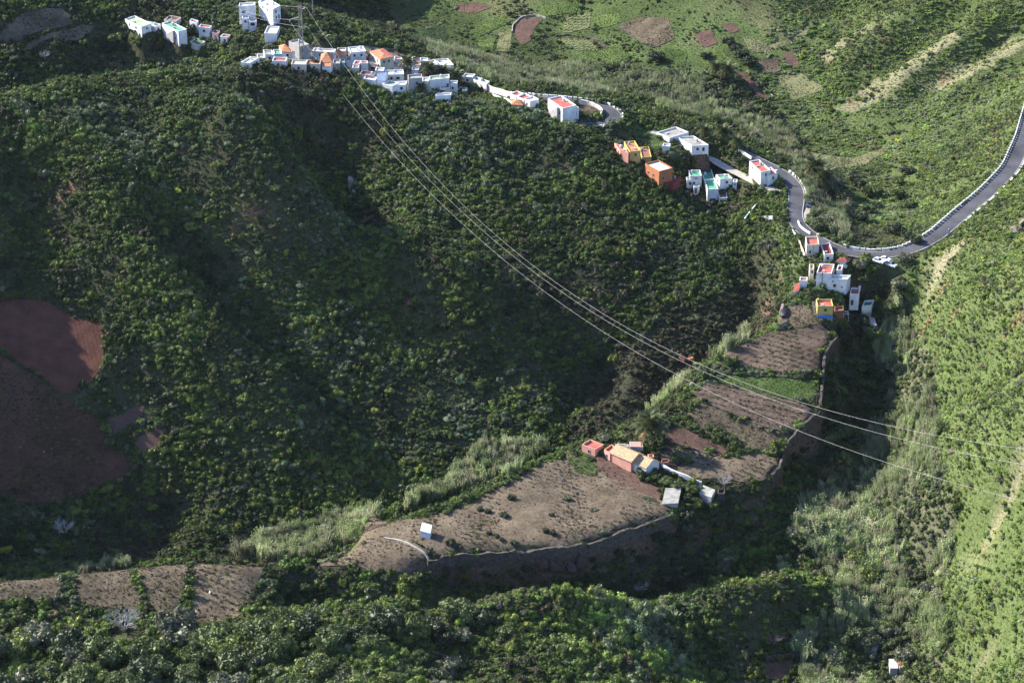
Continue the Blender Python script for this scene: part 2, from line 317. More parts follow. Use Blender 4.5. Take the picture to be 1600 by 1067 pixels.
class MB:
    def __init__(s): s.v = []; s.f = []
    def add(s, v, f):
        n = len(s.v); s.v += [tuple(p) for p in v]; s.f += [tuple(i + n for i in q) for q in f]
    def prism(s, bot, top):                                  # two matching loops
        n = len(bot); s.add(list(bot) + list(top), [tuple(range(n))[::-1], tuple(range(n, 2 * n))] + [(i, (i + 1) % n, n + (i + 1) % n, n + i) for i in range(n)])
    def box(s, c, sz, rz=0):
        x, y, z = np.array(sz) / 2; cc, ss = math.cos(rz), math.sin(rz)
        P = [(c[0] + cc * a - ss * b, c[1] + ss * a + cc * b) for a, b in ((-x, -y), (x, -y), (x, y), (-x, y))]
        s.prism([(*p, c[2] - z) for p in P], [(*p, c[2] + z) for p in P])
    def tube(s, P, r, k=6, cap=True):
        P = [np.array(p, float) for p in P]; r = [r] * len(P) if np.isscalar(r) else r; rings = []
        for i, p in enumerate(P):
            d = P[min(i + 1, len(P) - 1)] - P[max(i - 1, 0)]; d /= np.linalg.norm(d) + 1e-9
            a = np.cross(d, (0, 0, 1.0)); a = np.array((1.0, 0, 0)) if np.linalg.norm(a) < 1e-3 else a / np.linalg.norm(a); b = np.cross(d, a)
            rings.append([p + r[i] * (math.cos(2 * math.pi * j / k) * a + math.sin(2 * math.pi * j / k) * b) for j in range(k)])
        f = [(i * k + j, i * k + (j + 1) % k, (i + 1) * k + (j + 1) % k, (i + 1) * k + j) for i in range(len(P) - 1) for j in range(k)]
        if cap: f += [tuple(range(k))[::-1], tuple(range((len(P) - 1) * k, len(P) * k))]
        s.add([q for g in rings for q in g], f)
    def obj(s, name, m, parent=None, **kw): return mesh_obj(name, s.v, s.f, m, parent, **kw)


# ------------------------------------------------------------------ houses
FOOT = []                                                     # footprints kept clear of shrubs
def inset(P, t):
    n = len(P); o = []
    for i in range(n):
        a, b, c = P[i - 1], P[i], P[(i + 1) % n]; e1 = (a - b)[:2]; e2 = (c - b)[:2]; e1 = e1 / np.linalg.norm(e1); e2 = e2 / np.linalg.norm(e2)
        s = abs(e1[0] * e2[1] - e1[1] * e2[0]) + 1e-6; o.append(b + np.r_[(e1 + e2) * t / s, 0])
    return o
def inpoly(x, y, P):
    P = np.asarray(P, float); c = np.zeros(len(x), bool)
    for (x1, y1), (x2, y2) in zip(P, np.roll(P, -1, 0)):
        k = ((y1 > y) != (y2 > y)); c ^= k & (x < (x2 - x1) * (y - y1) / (y2 - y1 + 1e-12) + x1)
    return c
HOUSES = []
def house(name, label, vols, cat='house', group=None):        # plan the house and cut its platform into the hillside; it is built further down
    global Hg
    for V in vols:
        h = V['h']; A_ = gp(*V['A'], lift=h); zt = A_[2]; B_ = at_z(*map(float, V['B']), zt); C_ = at_z(*map(float, V['C']), zt); ab = B_ - A_; ac = C_ - A_; mx = V.get('mx', 14.0)
        if np.linalg.norm(ab) > mx: ab *= mx / np.linalg.norm(ab)
        if np.linalg.norm(ac) > mx: ac *= mx / np.linalg.norm(ac)
        P = [A_, A_ + ab, A_ + ab + ac, A_ + ac]
        if ab[0] * ac[1] - ab[1] * ac[0] < 0: P = [P[0], P[3], P[2], P[1]]
        V['P'] = P; V['zb'] = float(min(height(np.array([p[0] for p in P]), np.array([p[1] for p in P])))) - 2.0
    HOUSES.append((name, label, vols, cat, group))
def cut_platforms():
    global Hg
    hh = Hg.ravel().copy()
    for _, _, vols, _, _ in HOUSES:
        for V in vols:
            Q = np.array(inset(V['P'], -1.2)); m = np.flatnonzero((fx_ > Q[:, 0].min()) & (fx_ < Q[:, 0].max()) & (fy_ > Q[:, 1].min()) & (fy_ < Q[:, 1].max()))
            m = m[inpoly(fx_[m], fy_[m], Q[:, :2])]; hh[m] = np.clip(hh[m], V['P'][0][2] - V['h'] - max(.9, V.get('deep', 0) - .8), V['P'][0][2] - max(.6, .5 * V['h']))
            Q = np.array(inset(V['P'], -5.0)); m = np.flatnonzero((fx_ > Q[:, 0].min()) & (fx_ < Q[:, 0].max()) & (fy_ > Q[:, 1].min()) & (fy_ < Q[:, 1].max())); m = m[inpoly(fx_[m], fy_[m], Q[:, :2])]; hh[m] = np.minimum(hh[m], V['P'][0][2] - .2)   # keep the bank behind below the roof
    Hg = hh.reshape(Hg.shape)
w = lambda s, side='f', dz=1.0, ww=1.0, hh=1.1: (side, s, dz, ww, hh)
Vv = lambda A, B, C, h, **k: dict(A=A, B=B, C=C, h=h, **k)
# hamlet at the far left
house('house', 'long low white house with pale green roof, leftmost of the upper hamlet', [Vv((195,30),(222,43),(210,24.5),3,r=PGRN), Vv((222,37),(243,42),(230,33),2.6,r=PGRN)])
house('house', 'tall white house with green flat roof and outside stairs in the upper left hamlet', [Vv((253,36.5),(280,50),(266,33),5,r=GRNR,win=[w(.8,dz=3)],stair='f')])
house('house', 'small beige house with brown flat roof behind the tall stair house', [Vv((256,31),(274,34),(265,24.5),3.2,w=CREAM,r=BRNR)])
house('house', 'tiny white house with dark red roof behind the dark hamlet tree', [Vv((296,33),(307,36),(299,29.5),3,r=DKRED)])
house('house', 'white house with bright red roof right of the dark hamlet tree', [Vv((310,42),(327,44.5),(314,38),4,r=REDR,win=[w(.5)])])
house('house', 'small mauve house with red roof, last but one of the upper left hamlet', [Vv((331,51),(341,53.5),(334,46.5),3,w=PURPLE,r=REDR,win=[w(.5,dz=.9,ww=.8)])])
house('house', 'small white house with red roof at the right end of the upper left hamlet', [Vv((344,57),(355,59),(349,53),3,r=REDR,door=[w(.6,dz=.8,ww=.9,hh=1.9)])])
house('shed', 'beige shed with green roof below the dark hamlet tree', [Vv((296,65),(310,71),(307,59.5),2.4,w=CREAM,r=DKGRN)], 'shed')
# blocks above the village
house('house', 'tall narrow white block with stepped terraces left of the pylon', [Vv((373,10),(398,8.5),(374,5),8.5,win=[w(.3,dz=2,ww=1.6)]), Vv((378,29),(388,29),(379,24),5,win=[w(.5,dz=.8,ww=.8)]), Vv((389,34),(400,34),(390,29),3.6,win=[w(.5,dz=.6,ww=1.8,hh=1.2)])])
house('house', 'white two storey house with balcony at the top edge near the pylon', [Vv((404,2),(426,15),(416,-4),6.5,win=[w(.3),w(.6),w(.4,'r',1.0,1.1,1.3),w(.4,'r',3.6,1.1,1.3)],door=[w(.75,'r',3.4,.9,2)])])
house('house', 'small white cube house with cream sunken roof below the two tall white blocks', [Vv((413,52),(432,52.5),(418,41),5,r=CRMR,win=[w(.4,'r',1.2,.9,1)])])
# village on the ridge
house('house', 'long white house with cream roof at the left end of the ridge village', [Vv((376,97.5),(390,99),(391,88.5),2.6,r=CRMR)])
house('house', 'white house with grey and green roof near the left end of the ridge village', [Vv((414,85),(428,85.5),(411,78),3.4,r=GRYR,win=[w(.5)]), Vv((428.5,84.5),(440,84.5),(427,77.5),3.4,r=GRNR,w=LBLU,door=[w(.4,dz=1,ww=1,hh=2)])])
house('house', 'low white house with dark red flat roof just above the ridge shrubs', [Vv((425,95),(446,96),(428,89),2.6,r=REDR)])
house('house', 'white house under a sloping orange tile roof left of the pylon foot', [Vv((440,81),(455,82),(436,72.5),3.4,t='hip',r=ORAR,win=[w(.6,dz=.8)]), Vv((455.5,80),(468,82),(452,73),3.0,t='lean',g=.15,r=ORAR)])
house('house', 'grey rendered house with pale roof right at the pylon foot', [Vv((451,64.5),(468,73),(466,61),5.5,w=GREYR,r=GRYR,win=[w(.35,'r',1.4,1,1.2)])])
house('house', 'long white walled house with pale flat roof right of the pylon', [Vv((488,80),(522,82),(491,75),3,r=CRMR), Vv((500,87),(522,86),(497,82),2.8,r=ORAR)])
house('house', 'house with orange brown hipped roof right of the bushy ridge palm', [Vv((501,98),(519,98),(502,86),3.2,t='hip',r=ORAR,w=CREAM)])
house('house', 'house with small pointed red tile roof left of the big white cube', [Vv((521,89),(536,90),(522,81.5),3.2,t='hip',g=.35,r=ORAR)])
house('house', 'long cream terrace house in the front row under the pylon', [Vv((455,100.5),(478,101),(457,93.5),2.4,w=CREAM,r=CRMR), Vv((478.5,100),(500,100.5),(480,93.5),2.4,w=CREAM,r=ORAR)])
house('house', 'grey house with teal garage door in the front row of the village', [Vv((520,99.5),(531,99.5),(521,93),3.2,w=GREYR,r=GRYR), Vv((531.5,99),(540,98.5),(530,93),3,w=TEAL,r=GRYR)])
house('house', 'big plain white cube house with bluish front wall in the middle of the village', [Vv((548,82.3),(572,80.3),(543.5,74),4.8,ch=(.55,.5,.9))])
house('house', 'broad cream house under an orange hipped roof right of the white cube', [Vv((578.5,81),(594,93),(599,76.8),4.2,t='hip',g=.12,r=ORAR,w=CREAM,r2=REDR)])
house('house', 'twin little red roofed white house in front of the white cube', [Vv((551,100.5),(561,101),(555,94.5),3.2,r=REDR), Vv((550,106),(560,106),(552,101),3.4,r=PINKR)])
house('house', 'small white house with bright orange roof beside the twin red roofs', [Vv((564,99),(575,99),(563,95),3.8,r=ORAR)])
house('house', 'mauve fronted house with cream roof and dark balcony in mid village', [Vv((575,97.5),(591,101.5),(578,91.5),4.2,w=PURPLE,r=CRMR,win=[w(.5,dz=1.4,ww=2.4,hh=1.2)])])  # purple shade of the front is put into the wall colour
house('house', 'low house with open brown courtyard roof in front of the mauve house', [Vv((562,116),(583,119),(566,110),2.4,w=PURPLE,r=BRNR,p=.8)])
house('shed', 'low white roofed shed half sunk in shrubs below the brown courtyard', [Vv((568,123),(586,126),(571,118),2,r=WHTR)], 'shed')
house('house', 'small pale house with blue grey gabled roof at the front of the village', [Vv((588,127),(602,126),(592,119.5),2.2,t='gable',r=LBLU,g=.35)])
house('house', 'white two storey stepped house left of the tall village palm', [Vv((600,99.5),(614.5,98.5),(597,94.5),5.5,r=BRNR), Vv((602,117),(631,116),(601,110),3.4,win=[w(.32),w(.68,ww=1.3)]), Vv((615,107),(629,107),(615,101),4.2,win=[w(.3,ww=.9),w(.6,ww=.9)])])
house('house', 'house with orange and pink roof just behind the tall village palm', [Vv((615,101),(630,101),(614,92.5),2.8,r=ORAR,w=PINKW), Vv((632,95),(645,95),(632,89),3,r=ORAR)])
house('house', 'low white house with pale roof and green patch lowest in the village', [Vv((597,131),(613,135),(608,125),2.2,r=PGRN)])
house('house', 'white house with one dark window right of the lowest white roof', [Vv((617,133.5),(634,132.5),(619,127.5),2.8,win=[w(.6,dz=.8)])])
house('house', 'tall beige fronted house with lit white side wall right of the palm trunk', [Vv((638,123),(660,121.5),(637,117),5.5,w=GREYR,r=GRYR,win=[w(.6,dz=1.5,ww=.8)])])
house('house', 'small house with orange roof between palm and beige house', [Vv((644,115.5),(653,115.5),(646,110),2.4,r=ORAR)])
house('house', 'large white block with pale green roof and ledges below the three palms', [Vv((671,125),(702,122),(671,119),5.5,r=PGRN,win=[w(.92,dz=2.2,ww=.8)]), Vv((687,138),(702,137),(688,133),2.6,r=DKRED), Vv((704,132),(715,132),(704,126),3.8,win=[w(.3,ww=.8)]), Vv((680,149.5),(704,148.5),(682,145.5),2)])
house('house', 'broad white roofed house behind the three village palms', [Vv((685,103),(709,101.5),(676,93),2.8,r=WHTR), Vv((672,101),(684,101),(668,94),2.6,r=WHTR)])
house('house', 'long narrow white roofed house at the right end of the village', [Vv((722,119.5),(738,121),(727,114.5),2.6,r=WHTR), Vv((739,124),(760,132),(744,119.5),2.6,r=PGRN)])
house('house', 'small white house with grey roof left of the orange tiled house in the ridge village', [Vv((402,90),(413,90.5),(402,84.5),2.6,r=GRYR)])
house('house', 'low beige house between the pylon foot and the dark red roof', [Vv((447,92),(462,92.5),(449,86),2.6,w=CREAM,r=BRNR)])
house('house', 'little white house with tiled roof right of the long cream terrace', [Vv((503,104),(516,104.5),(505,99),2.4,r=ORAR,t='lean',g=.1)])
house('house', 'white house with flat roof squeezed behind the mauve village house', [Vv((583,94),(594,97),(587,89.5),3.2,r=WHTR)])
house('house', 'cream house with red roof right of the orange and pink roof', [Vv((646,101),(657,102),(647,95.5),3,w=CREAM,r=REDR)])
house('house', 'pale blue house half hidden behind the tall village palm', [Vv((643,109),(654,109.5),(645,104),3.2,w=LBLU,r=WHTR)])
house('house', 'white house with white flat roof between the beige house and the big pale green roof', [Vv((660,127),(670,126.5),(660,121),4.5,r=WHTR)])
house('house', 'small white house with red roof at the foot of the tall beige house', [Vv((640,133),(655,133),(641,128.5),2.4,r=REDR)])
house('house', 'low white house at the right end of the village front row', [Vv((716,140),(728,142),(719,135.5),2.4,r=GRYR)])
house('house', 'cream cube house behind the big plain white cube house', [Vv((526,81),(540,80.5),(527,75),3.4,w=CREAM,r=CRMR)])
house('house', 'tiny orange roofed house left of the big plain white cube house', [Vv((541,94.5),(549,94.5),(541,89),2.6,r=ORAR)])
house('house', 'small white house between the mauve house and the stepped white house', [Vv((586,110),(599,111),(588,105),2.8,r=WHTR)])
house('house', 'little orange roofed house behind the white two storey stepped house', [Vv((617,92.5),(628,92.5),(616,88),2.8,r=ORAR)])
house('house', 'small white house with pale roof behind the cream and red house of the village', [Vv((656,94.5),(668,95.5),(657,90),2.8,r=WHTR)])
# along the hairpin
house('house', 'white house with two small red roofs left of the hairpin', [Vv((797,146.5),(806.5,150.5),(808,142),3.6,r=REDR,win=[w(.7,dz=1.6,ww=.9)]), Vv((808,151),(819,156),(820,145.5),3,r=REDR), Vv((819,154),(828,159),(833,150),3.4,win=[w(.5)])])
house('house', 'old stone house with brown hipped tile roof below the two red roofs', [Vv((799,164),(817,165),(800,157.5),2.4,t='hip',r=ORAR,w=GREYR)])
house('house', 'large white two storey house with red roof and orange porch beside the hairpin', [Vv((856,154),(879,169.5),(877,149),5.2,r=REDR,win=[w(.45,dz=2.2),w(.62,dz=2.2),w(.8,dz=2.2)],stair='f'), Vv((879.5,170.5),(886,174.5),(898,164.5),5.0,r=ORAR,p=.05,win=[w(.35,'r',1.2,1.6,1.5),w(.7,'r',1.2,1.2,1.5),w(.5,'r',3.6,1.6,1.2)])])
# below the ridge end
house('house', 'yellow house with two orange flat roofs and a brown terrace', [Vv((984,237),(1001,235.3),(975,221.5),4.2,w=YELW,r=ORAR), Vv((969,235),(982,239),(960,223.5),3.2,w=PINKW,r=ORAR), Vv((1003,246),(1018,245),(999,230),1.6,w=YELW,r=BRNR)])
house('house', 'orange house with pale flat roof and dark red lower floor', [Vv((1008,255.5),(1030,268),(1029,250),4.6,w=ORAW,r=LBLU,win=[w(.25,dz=2.2),w(.6,dz=2.2),w(.3,'r',2.6,.9,1)]), Vv((1034,285),(1052,286),(1046,275),2.6,w=DKRED,r=DKRED,win=[w(.4,dz=.7,ww=1)])])
house('house', 'long white house with bright green flat roofs below the orange house', [Vv((1105.5,296),(1122.5,295),(1094.5,265),5.5,r=GRNR,cross=.5,mx=22,win=[w(.5,dz=3.8,ww=2.2,hh=1.3)]), Vv((1078,275),(1096.5,274.6),(1075.5,266),4,r=GRNR), Vv((1073,281),(1092,280),(1072,277),3.6,win=[w(.3),w(.6)]), Vv((1084,292),(1093,291),(1083,286),3.4,door=[w(.4,dz=.8,ww=.9,hh=2)]), Vv((1123.5,309),(1136.5,309),(1121.5,296),2.6,r=BRNR,win=[w(.3,dz=.8)])])
house('house', 'small white house with teal green roofs right of the long green roofed house', [Vv((1125,279.5),(1144.5,278.7),(1118.5,273),3.2,r=GRNR,ch=(.55,.5,1.2)), Vv((1145,284),(1151.5,284.5),(1146,279.8),2.4,win=[w(.5,dz=.7,ww=.6,hh=.7)])])
house('house', 'white house with grey flat roofs on the far side of the concrete lane', [Vv((1026,207),(1046,215.5),(1056,198),1.2,r=GRYR), Vv((1058,214),(1081,228),(1084,212.5),1.3,deep=3.2,r=GRYR,win=[w(.35,'r',.9,1,1.1),w(.7,'r',.9,1,1.5)])])
house('house', 'white house with two red flat roofs at the road bend left of the palms', [Vv((1171,252),(1189,269),(1186,249),4.4,r=REDR), Vv((1189.5,266),(1200,275),(1204.5,261),4.0,r=REDR,ch=(.9,.9,1.3))])
house('shed', 'small white hut with pale roof in the shrubs left of the concrete lane', [Vv((1035,228),(1046,229),(1037,223.5),2.4)], 'shed')
# on the spur
house('house', 'grey white house with red roofs beside the road at the top of the spur', [Vv((1260.5,382.5),(1280,381.5),(1258.5,370),5,w=CREAM,r=REDR,p=.7,ch=(.98,.95,1.4),win=[w(.3,dz=2.2,ww=.7)]), Vv((1288,397.5),(1302.5,396.5),(1282,380),3.4,r=DKRED,win=[w(.4)])])
house('house', 'large white house with red roof, tower block and front terrace in mid spur', [Vv((1276,426),(1299,427.3),(1281,411.5),4.6,r=REDR,p=.7), Vv((1307,422),(1315,422),(1309.5,414),4.8,r=DKRED,door=[w(.3,dz=2.4,ww=.9,hh=1.9)]), Vv((1293,435.5),(1323.5,436.5),(1299,429),4,mx=10,win=[w(.38,dz=1.9),w(.28,dz=.7,ww=.6,hh=.5),w(.76,dz=2.6,ww=.6,hh=.6)]), Vv((1265,420),(1272,420),(1264.5,412.5),2.8,w=CREAM,r=ORAR,win=[w(.6,dz=.6,ww=.7)])])
house('gazebo', 'small red tent shaped roof behind the big white spur house', [Vv((1307,408),(1324,409),(1311,403.5),2.2,t='hip',g=.3,r=REDR)], 'gazebo')
house('shed', 'small white shed with flat red roof left of the big white spur house', [Vv((1249,438),(1261,438.5),(1250,432.5),2.2,r=REDR)], 'shed')
house('shed', 'lean-to with sloping red roof lowest left of the spur houses', [Vv((1239,457),(1248,454),(1242,447),1.8,t='lean',g=.1,r=REDR)], 'shed')
house('house', 'narrow white house with red roof right of the big white spur house', [Vv((1328,459),(1342,459.5),(1330,449),4.4,r=REDR,p=.7,ch=(.96,.9,1.1),door=[w(.3,dz=2.2,ww=1,hh=2)])])
house('house', 'yellow house with red roof and brown side terrace at the end of the spur', [Vv((1277.5,478),(1302,478),(1275,467.5),4.3,w=YELW,r=REDR,ch=(.12,.95,.6)), Vv((1304,486),(1318,485),(1304,479),1.8,w=BRNR,r=BRNR,p=.7)])
house('canopy', 'pale yellow tilted sheet roof below the narrow red roofed house', [Vv((1349,489),(1361,487),(1346,481.5),2.0,t='lean',g=.05,r=PALEY,w=GREYR)], 'canopy')
house('canopy', 'large grey corrugated sheet roof lowest right of the spur houses', [Vv((1347,501),(1369,508),(1344,491.5),2.0,t='lean',g=.05,r=TIN,w=GREYR)], 'canopy')
house('shed', 'dark green flat roofed shed beside the narrow red roofed house', [Vv((1347,478),(1362,477),(1351,469.5),2.2,r=DKGRN)], 'shed')
# the farm
house('house', 'pink block house with pink red roof at the left end of the farm', [Vv((909,694),(930,702),(922,686),2.6,w=PINKW,r=REDR,p=.6), Vv((944,702),(953,708.5),(955.5,694),2.4,w=PINKW,r=REDR)])
house('barn', 'long tan tiled farm barn with white gable end', [Vv((953,707.5),(986,721.5),(974,697.5),2.8,t='gable',r=TANT,w=PINKW,mx=20), Vv((986.5,722),(1009.5,731.5),(1007,712),2.7,t='gable',r=TANT,g=.30)], 'barn')
house('porch', 'flat pink roofed porch behind the tan barn and left of the farm palm', [Vv((985,697.5),(1005,698),(983.5,689.5),2.3,r=PINKR,w=GREYR,p=.04), Vv((965,696.5),(982,698),(965,692.5),2.2,r=CREAM,w=CREAM)], 'porch')
house('shed', 'tiny shed with bright orange roof behind the barn gable', [Vv((1013,714),(1022,713.5),(1012,709.5),1.8,r=ORAR,w=PINKW)], 'shed')
house('shed', 'dark brown lean-to joined to the barn gable by the white wall', [Vv((1032,723),(1044,722),(1034,717.5),2.0,r=BRNR,w=BRNR)], 'shed')
house('shed', 'open shed with pale corrugated roof on the edge below the farm', [Vv((1035,787),(1059,785.5),(1040,768),1.4,t='lean',g=.12,r=TIN,w=GREYR)], 'shed')
house('shed', 'shed with striped corrugated roof at the end of the white farm wall', [Vv((1093,770),(1111,777),(1099,760.5),1.3,t='lean',g=.10,r=TIN,w=GREYR)], 'shed')
house('ruin', 'small roofless stone hut between the striped shed and the bare grey tree', [Vv((1121,771),(1132,771),(1122,763),1.6,w=STONE,r=STONE,p=.9)], 'ruin')
house('shed', 'little blue white tin hut alone on the brown field', [Vv((657,829),(672,833),(660,820),1.3,t='lean',g=.2,r=LBLU,w=LBLU)], 'shed')
house('shed', 'tiny red roofed hut at the hedge between the lower left fields', [Vv((279,969),(289,968),(283,961.5),1.5,t='lean',g=.1,r=REDR,w=GREYR)], 'shed')
house('shed', 'shed with bright white tin roof near the lower right corner', [Vv((1391,1043.5),(1403,1043.5),(1389,1031),2.2,t='lean',g=.06,r=WHTR,w=GREYR)], 'shed')
house('shed', 'shed with rusty red roof right of the bright white tin roof', [Vv((1406,1042),(1419,1041.5),(1403.5,1033.5),2.0,t='lean',g=.06,r=REDR,w=GREYR)], 'shed')
house('shed', 'grey roofed hut up the slope from the white tin roof', [Vv((1361.5,1013),(1369,1015),(1366,1007),2.0,t='lean',g=.06,r=GRYR,w=GREYR)], 'shed')

# ------------------------------------------------------------------ level the road and lane benches into the hillside, then roughen the wild ground
def flatten(L, half, soft=6.0):
    global Hg
    lo = L[:, :2].min(0) - half - soft - 2; hi = L[:, :2].max(0) + half + soft + 2
    m = (fx_ > lo[0]) & (fx_ < hi[0]) & (fy_ > lo[1]) & (fy_ < hi[1])
    d, z, _ = seg_dist(fx_[m], fy_[m], L); w = np.clip((half + soft - d) / soft, 0, 1); w = w * w * (3 - 2 * w)
    h = Hg.ravel().copy(); h[m] = h[m] * (1 - w) + (z - .05) * w; Hg = h.reshape(Hg.shape)
cut_platforms()
def survey(pix, step=3.0, k=6):
    L = ground([p[0] for p in pix], [p[1] for p in pix]); L = resample(L, step); L[:, 2] = smooth_line(L, 12)[:, 2]; return smooth_line(L, k)
RD = survey([(p[0], p[1]) for p in road_c], 2.5, 4)
HP = survey([(760,146),(800,151),(850,155),(890,159),(925,163),(948,169),(962,179),(960,189),(948,195),(930,198),(908,197),(890,192)], 2.0, 3)
LN = survey([(1018,206),(1040,213),(1062,221),(1085,237),(1110,252),(1150,270),(1180,285),(1203,296),(1222,304)], 2.5, 3)
for _L, _h in ((HP, 4.0), (RD, 4.2), (LN, 2.6)): flatten(_L, _h, 5.0)
FIELDS = [
 ('ploughed', [(-30,478),(0,470),(40,463),(70,470),(110,492),(155,502),(161,515),(163,545),(165,570),(130,605),(100,615),(60,585),(0,545),(-30,530)]),
 ('redweedy', [(-30,540),(0,552),(60,592),(100,620),(122,640),(150,655),(170,690),(200,715),(210,740),(150,768),(60,788),(-30,765)]),
 ('tilled', [(160,660),(200,640),(225,632),(217,655),(182,680)]), ('tilled', [(205,697),(240,668),(262,667),(250,690),(222,715)]),
 ('weedy', [(-40,914),(0,912),(60,905),(95,912),(85,940),(0,942),(-40,940)]), ('weedy', [(118,905),(170,890),(205,903),(218,925),(215,955),(150,945),(118,935)]), ('weedy', [(213,898),(240,886),(296,882),(296,900),(275,962),(245,960),(226,935)]),
 ('brown', [(303,887),(345,883),(430,886),(410,900),(388,935),(378,962),(330,975),(292,974),(302,930)]), ('brown', [(430,885),(520,879),(555,857),(590,845),(640,839),(671,870),(666,885),(640,895),(610,896),(575,890),(560,881),(500,888)]),
 ('brown', [(556,855),(580,832),(640,813),(690,800),(730,790),(760,770),(800,752),(850,722),(893,708),(938,737),(1000,772),(1048,790),(1043,813),(1000,828),(960,840),(915,858),(870,861),(760,866),(690,868),(676,868),(644,838)]),
 ('tilled', [(930,717),(950,713),(990,739),(1010,756),(1035,773),(1033,785),(1000,775),(960,757),(940,737),(925,727)]), ('crop', [(885,713),(912,709),(928,722),(938,733),(928,745),(903,738)]), ('darkcrop', [(1000,777),(1020,779),(1036,786),(1020,790),(1002,786)]),
 ('tilled', [(1035,674),(1065,669),(1100,685),(1135,700),(1130,710),(1100,705),(1040,690)]), ('brown', [(1040,693),(1100,708),(1135,713),(1180,706),(1218,716),(1212,740),(1190,756),(1130,750),(1080,746),(1040,733),(1030,710)]),
 ('rowbrown', [(1085,612),(1110,599),(1180,613),(1272,646),(1274,660),(1235,680),(1200,668),(1130,641),(1092,623)]), ('crop', [(1112,587),(1170,589),(1278,606),(1280,626),(1268,635),(1200,617),(1118,597)]),
 ('rowbrown', [(1130,556),(1160,541),(1200,526),(1240,516),(1288,516),(1303,535),(1283,550),(1278,588),(1230,584),(1150,568)]), ('weedy', [(1228,484),(1250,476),(1266,482),(1272,496),(1288,514),(1240,514),(1214,508)]), ('weedy', [(1095,628),(1130,644),(1200,672),(1233,682),(1190,703),(1140,693),(1090,672),(1070,650)]),
 ('tilled', [(803,45),(815,30),(835,26),(850,30),(835,45),(828,65),(815,68),(806,60)]), ('weedy', [(970,40),(1000,30),(1045,28),(1055,60),(1030,72),(1000,68)]), ('tilled', [(1083,55),(1110,47),(1120,70),(1100,76)]), ('tilled', [(1127,40),(1145,38),(1155,50),(1140,55)]), ('tilled', [(1145,112),(1165,115),(1205,155),(1200,165),(1175,140)]), ('tilled', [(1222,86),(1240,82),(1250,100),(1236,110)]),
 ('crop', [(1040,75),(1072,82),(1070,105),(1032,95)]), ('row', [(885,25),(925,20),(920,45),(880,52)]), ('row', [(868,60),(910,62),(945,80),(900,78)]), ('tilled', [(715,6),(745,6),(770,12),(745,22),(715,20)]),
 ('brown', [(-20,55),(0,50),(30,25),(60,12),(100,15),(120,30),(90,45),(20,66),(-20,68)]), ('brown', [(10,76),(60,61),(130,37),(148,45),(120,62),(50,79)]), ('tilled', [(1275,300),(1300,302),(1322,325),(1318,331),(1295,322)]), ('weedy', [(905,163),(925,166),(938,176),(936,184),(915,178),(902,171)]), ('meadow', [(748,62),(772,60),(768,84),(744,84)]), ('pale', [(778,52),(800,44),(798,80),(776,82)]), ('meadow', [(735,50),(788,22),(800,33),(748,58)]), ('darkcrop', [(640,52),(690,42),(700,58),(650,70)]), ('meadow', [(905,84),(960,72),(992,86),(960,99),(907,97)]), ('meadow', [(1090,82),(1130,77),(1142,98),(1102,106)]), ('pale', [(1215,122),(1250,112),(1288,140),(1240,158)]), ('pale', [(1262,238),(1330,246),(1392,228),(1360,254),(1290,263)]), ('meadow', [(845,8),(905,4),(900,20),(850,26)]), ('meadow', [(930,28),(965,20),(972,36),(940,48)]), ('pale', [(1160,58),(1195,66),(1205,84),(1170,80)]), ('weedy', [(1185,96),(1215,92),(1222,112),(1192,118)]),
 ('tilled', [(1195,1038),(1230,1030),(1250,1045),(1225,1062),(1195,1060)])]
FW = []                                                       # the same fields as outlines on the ground
for kind, P in FIELDS:
    G = ground([p[0] for p in P], [p[1] for p in P]); G = resample(np.vstack([G, G[:1]]), 3.0)[:-1]
    G[:, 0] += .7 * vnoise(G[:, 0], G[:, 1], 5, 91); G[:, 1] += .9 * vnoise(G[:, 0], G[:, 1], 5, 92); FW.append((kind, G[:, :2]))
def ledge(pix, drop, wd):                                     # a terrace step: ground falls away on the left-hand side of the traced line
    global Hg
    Lq = ground([p[0] for p in pix], [p[1] for p in pix]); Lq = resample(Lq, 3); h = Hg.ravel().copy(); best = np.full(h.shape, 1e9); side = np.zeros(h.shape); lo = Lq[:, :2].min(0) - wd - 3; hi = Lq[:, :2].max(0) + wd + 3
    m = np.flatnonzero((fx_ > lo[0]) & (fx_ < hi[0]) & (fy_ > lo[1]) & (fy_ < hi[1])); px, py = fx_[m], fy_[m]; bd = np.full(len(m), 1e9); sd_ = np.zeros(len(m))
    for a, b in zip(Lq[:-1], Lq[1:]):
        d = b[:2] - a[:2]; t = np.clip(((px - a[0]) * d[0] + (py - a[1]) * d[1]) / (d @ d), 0, 1); ds = np.hypot(px - a[0] - t * d[0], py - a[1] - t * d[1]); k = ds < bd; bd[k] = ds[k]; sd_[k] = (d[0] * (py - a[1]) - d[1] * (px - a[0]))[k]
    k = (sd_ > 0) & (bd < wd); h[m[k]] -= drop * (1 - np.clip((bd[k] - wd * .45) / (wd * .55), 0, 1)); Hg = h.reshape(Hg.shape); PATHS.append((Lq, 1.3))
PATHS = []
RIGHT_EDGE = [(1270,474),(1274,495),(1290,511),(1306,527),(1310,541),(1288,557),(1285,603),(1282,630),(1279,657),(1255,675),(1227,694),(1223,718),(1217,738),(1205,754)]
NEAR_RIM = [(1047,819),(1010,833),(965,845),(925,863),(880,869),(830,870),(760,872),(700,875),(668,884)]
ledge(RIGHT_EDGE, 3.2, 7.0); ledge(NEAR_RIM, 2.4, 5.5); EDGE_G, RIM_G = PATHS[0][0], PATHS[1][0]
PATHS = [(EDGE_G, 1.0), (RIM_G, .6), (ground([430, 480, 520, 556], [884, 881, 876, 866]), 3.2)]
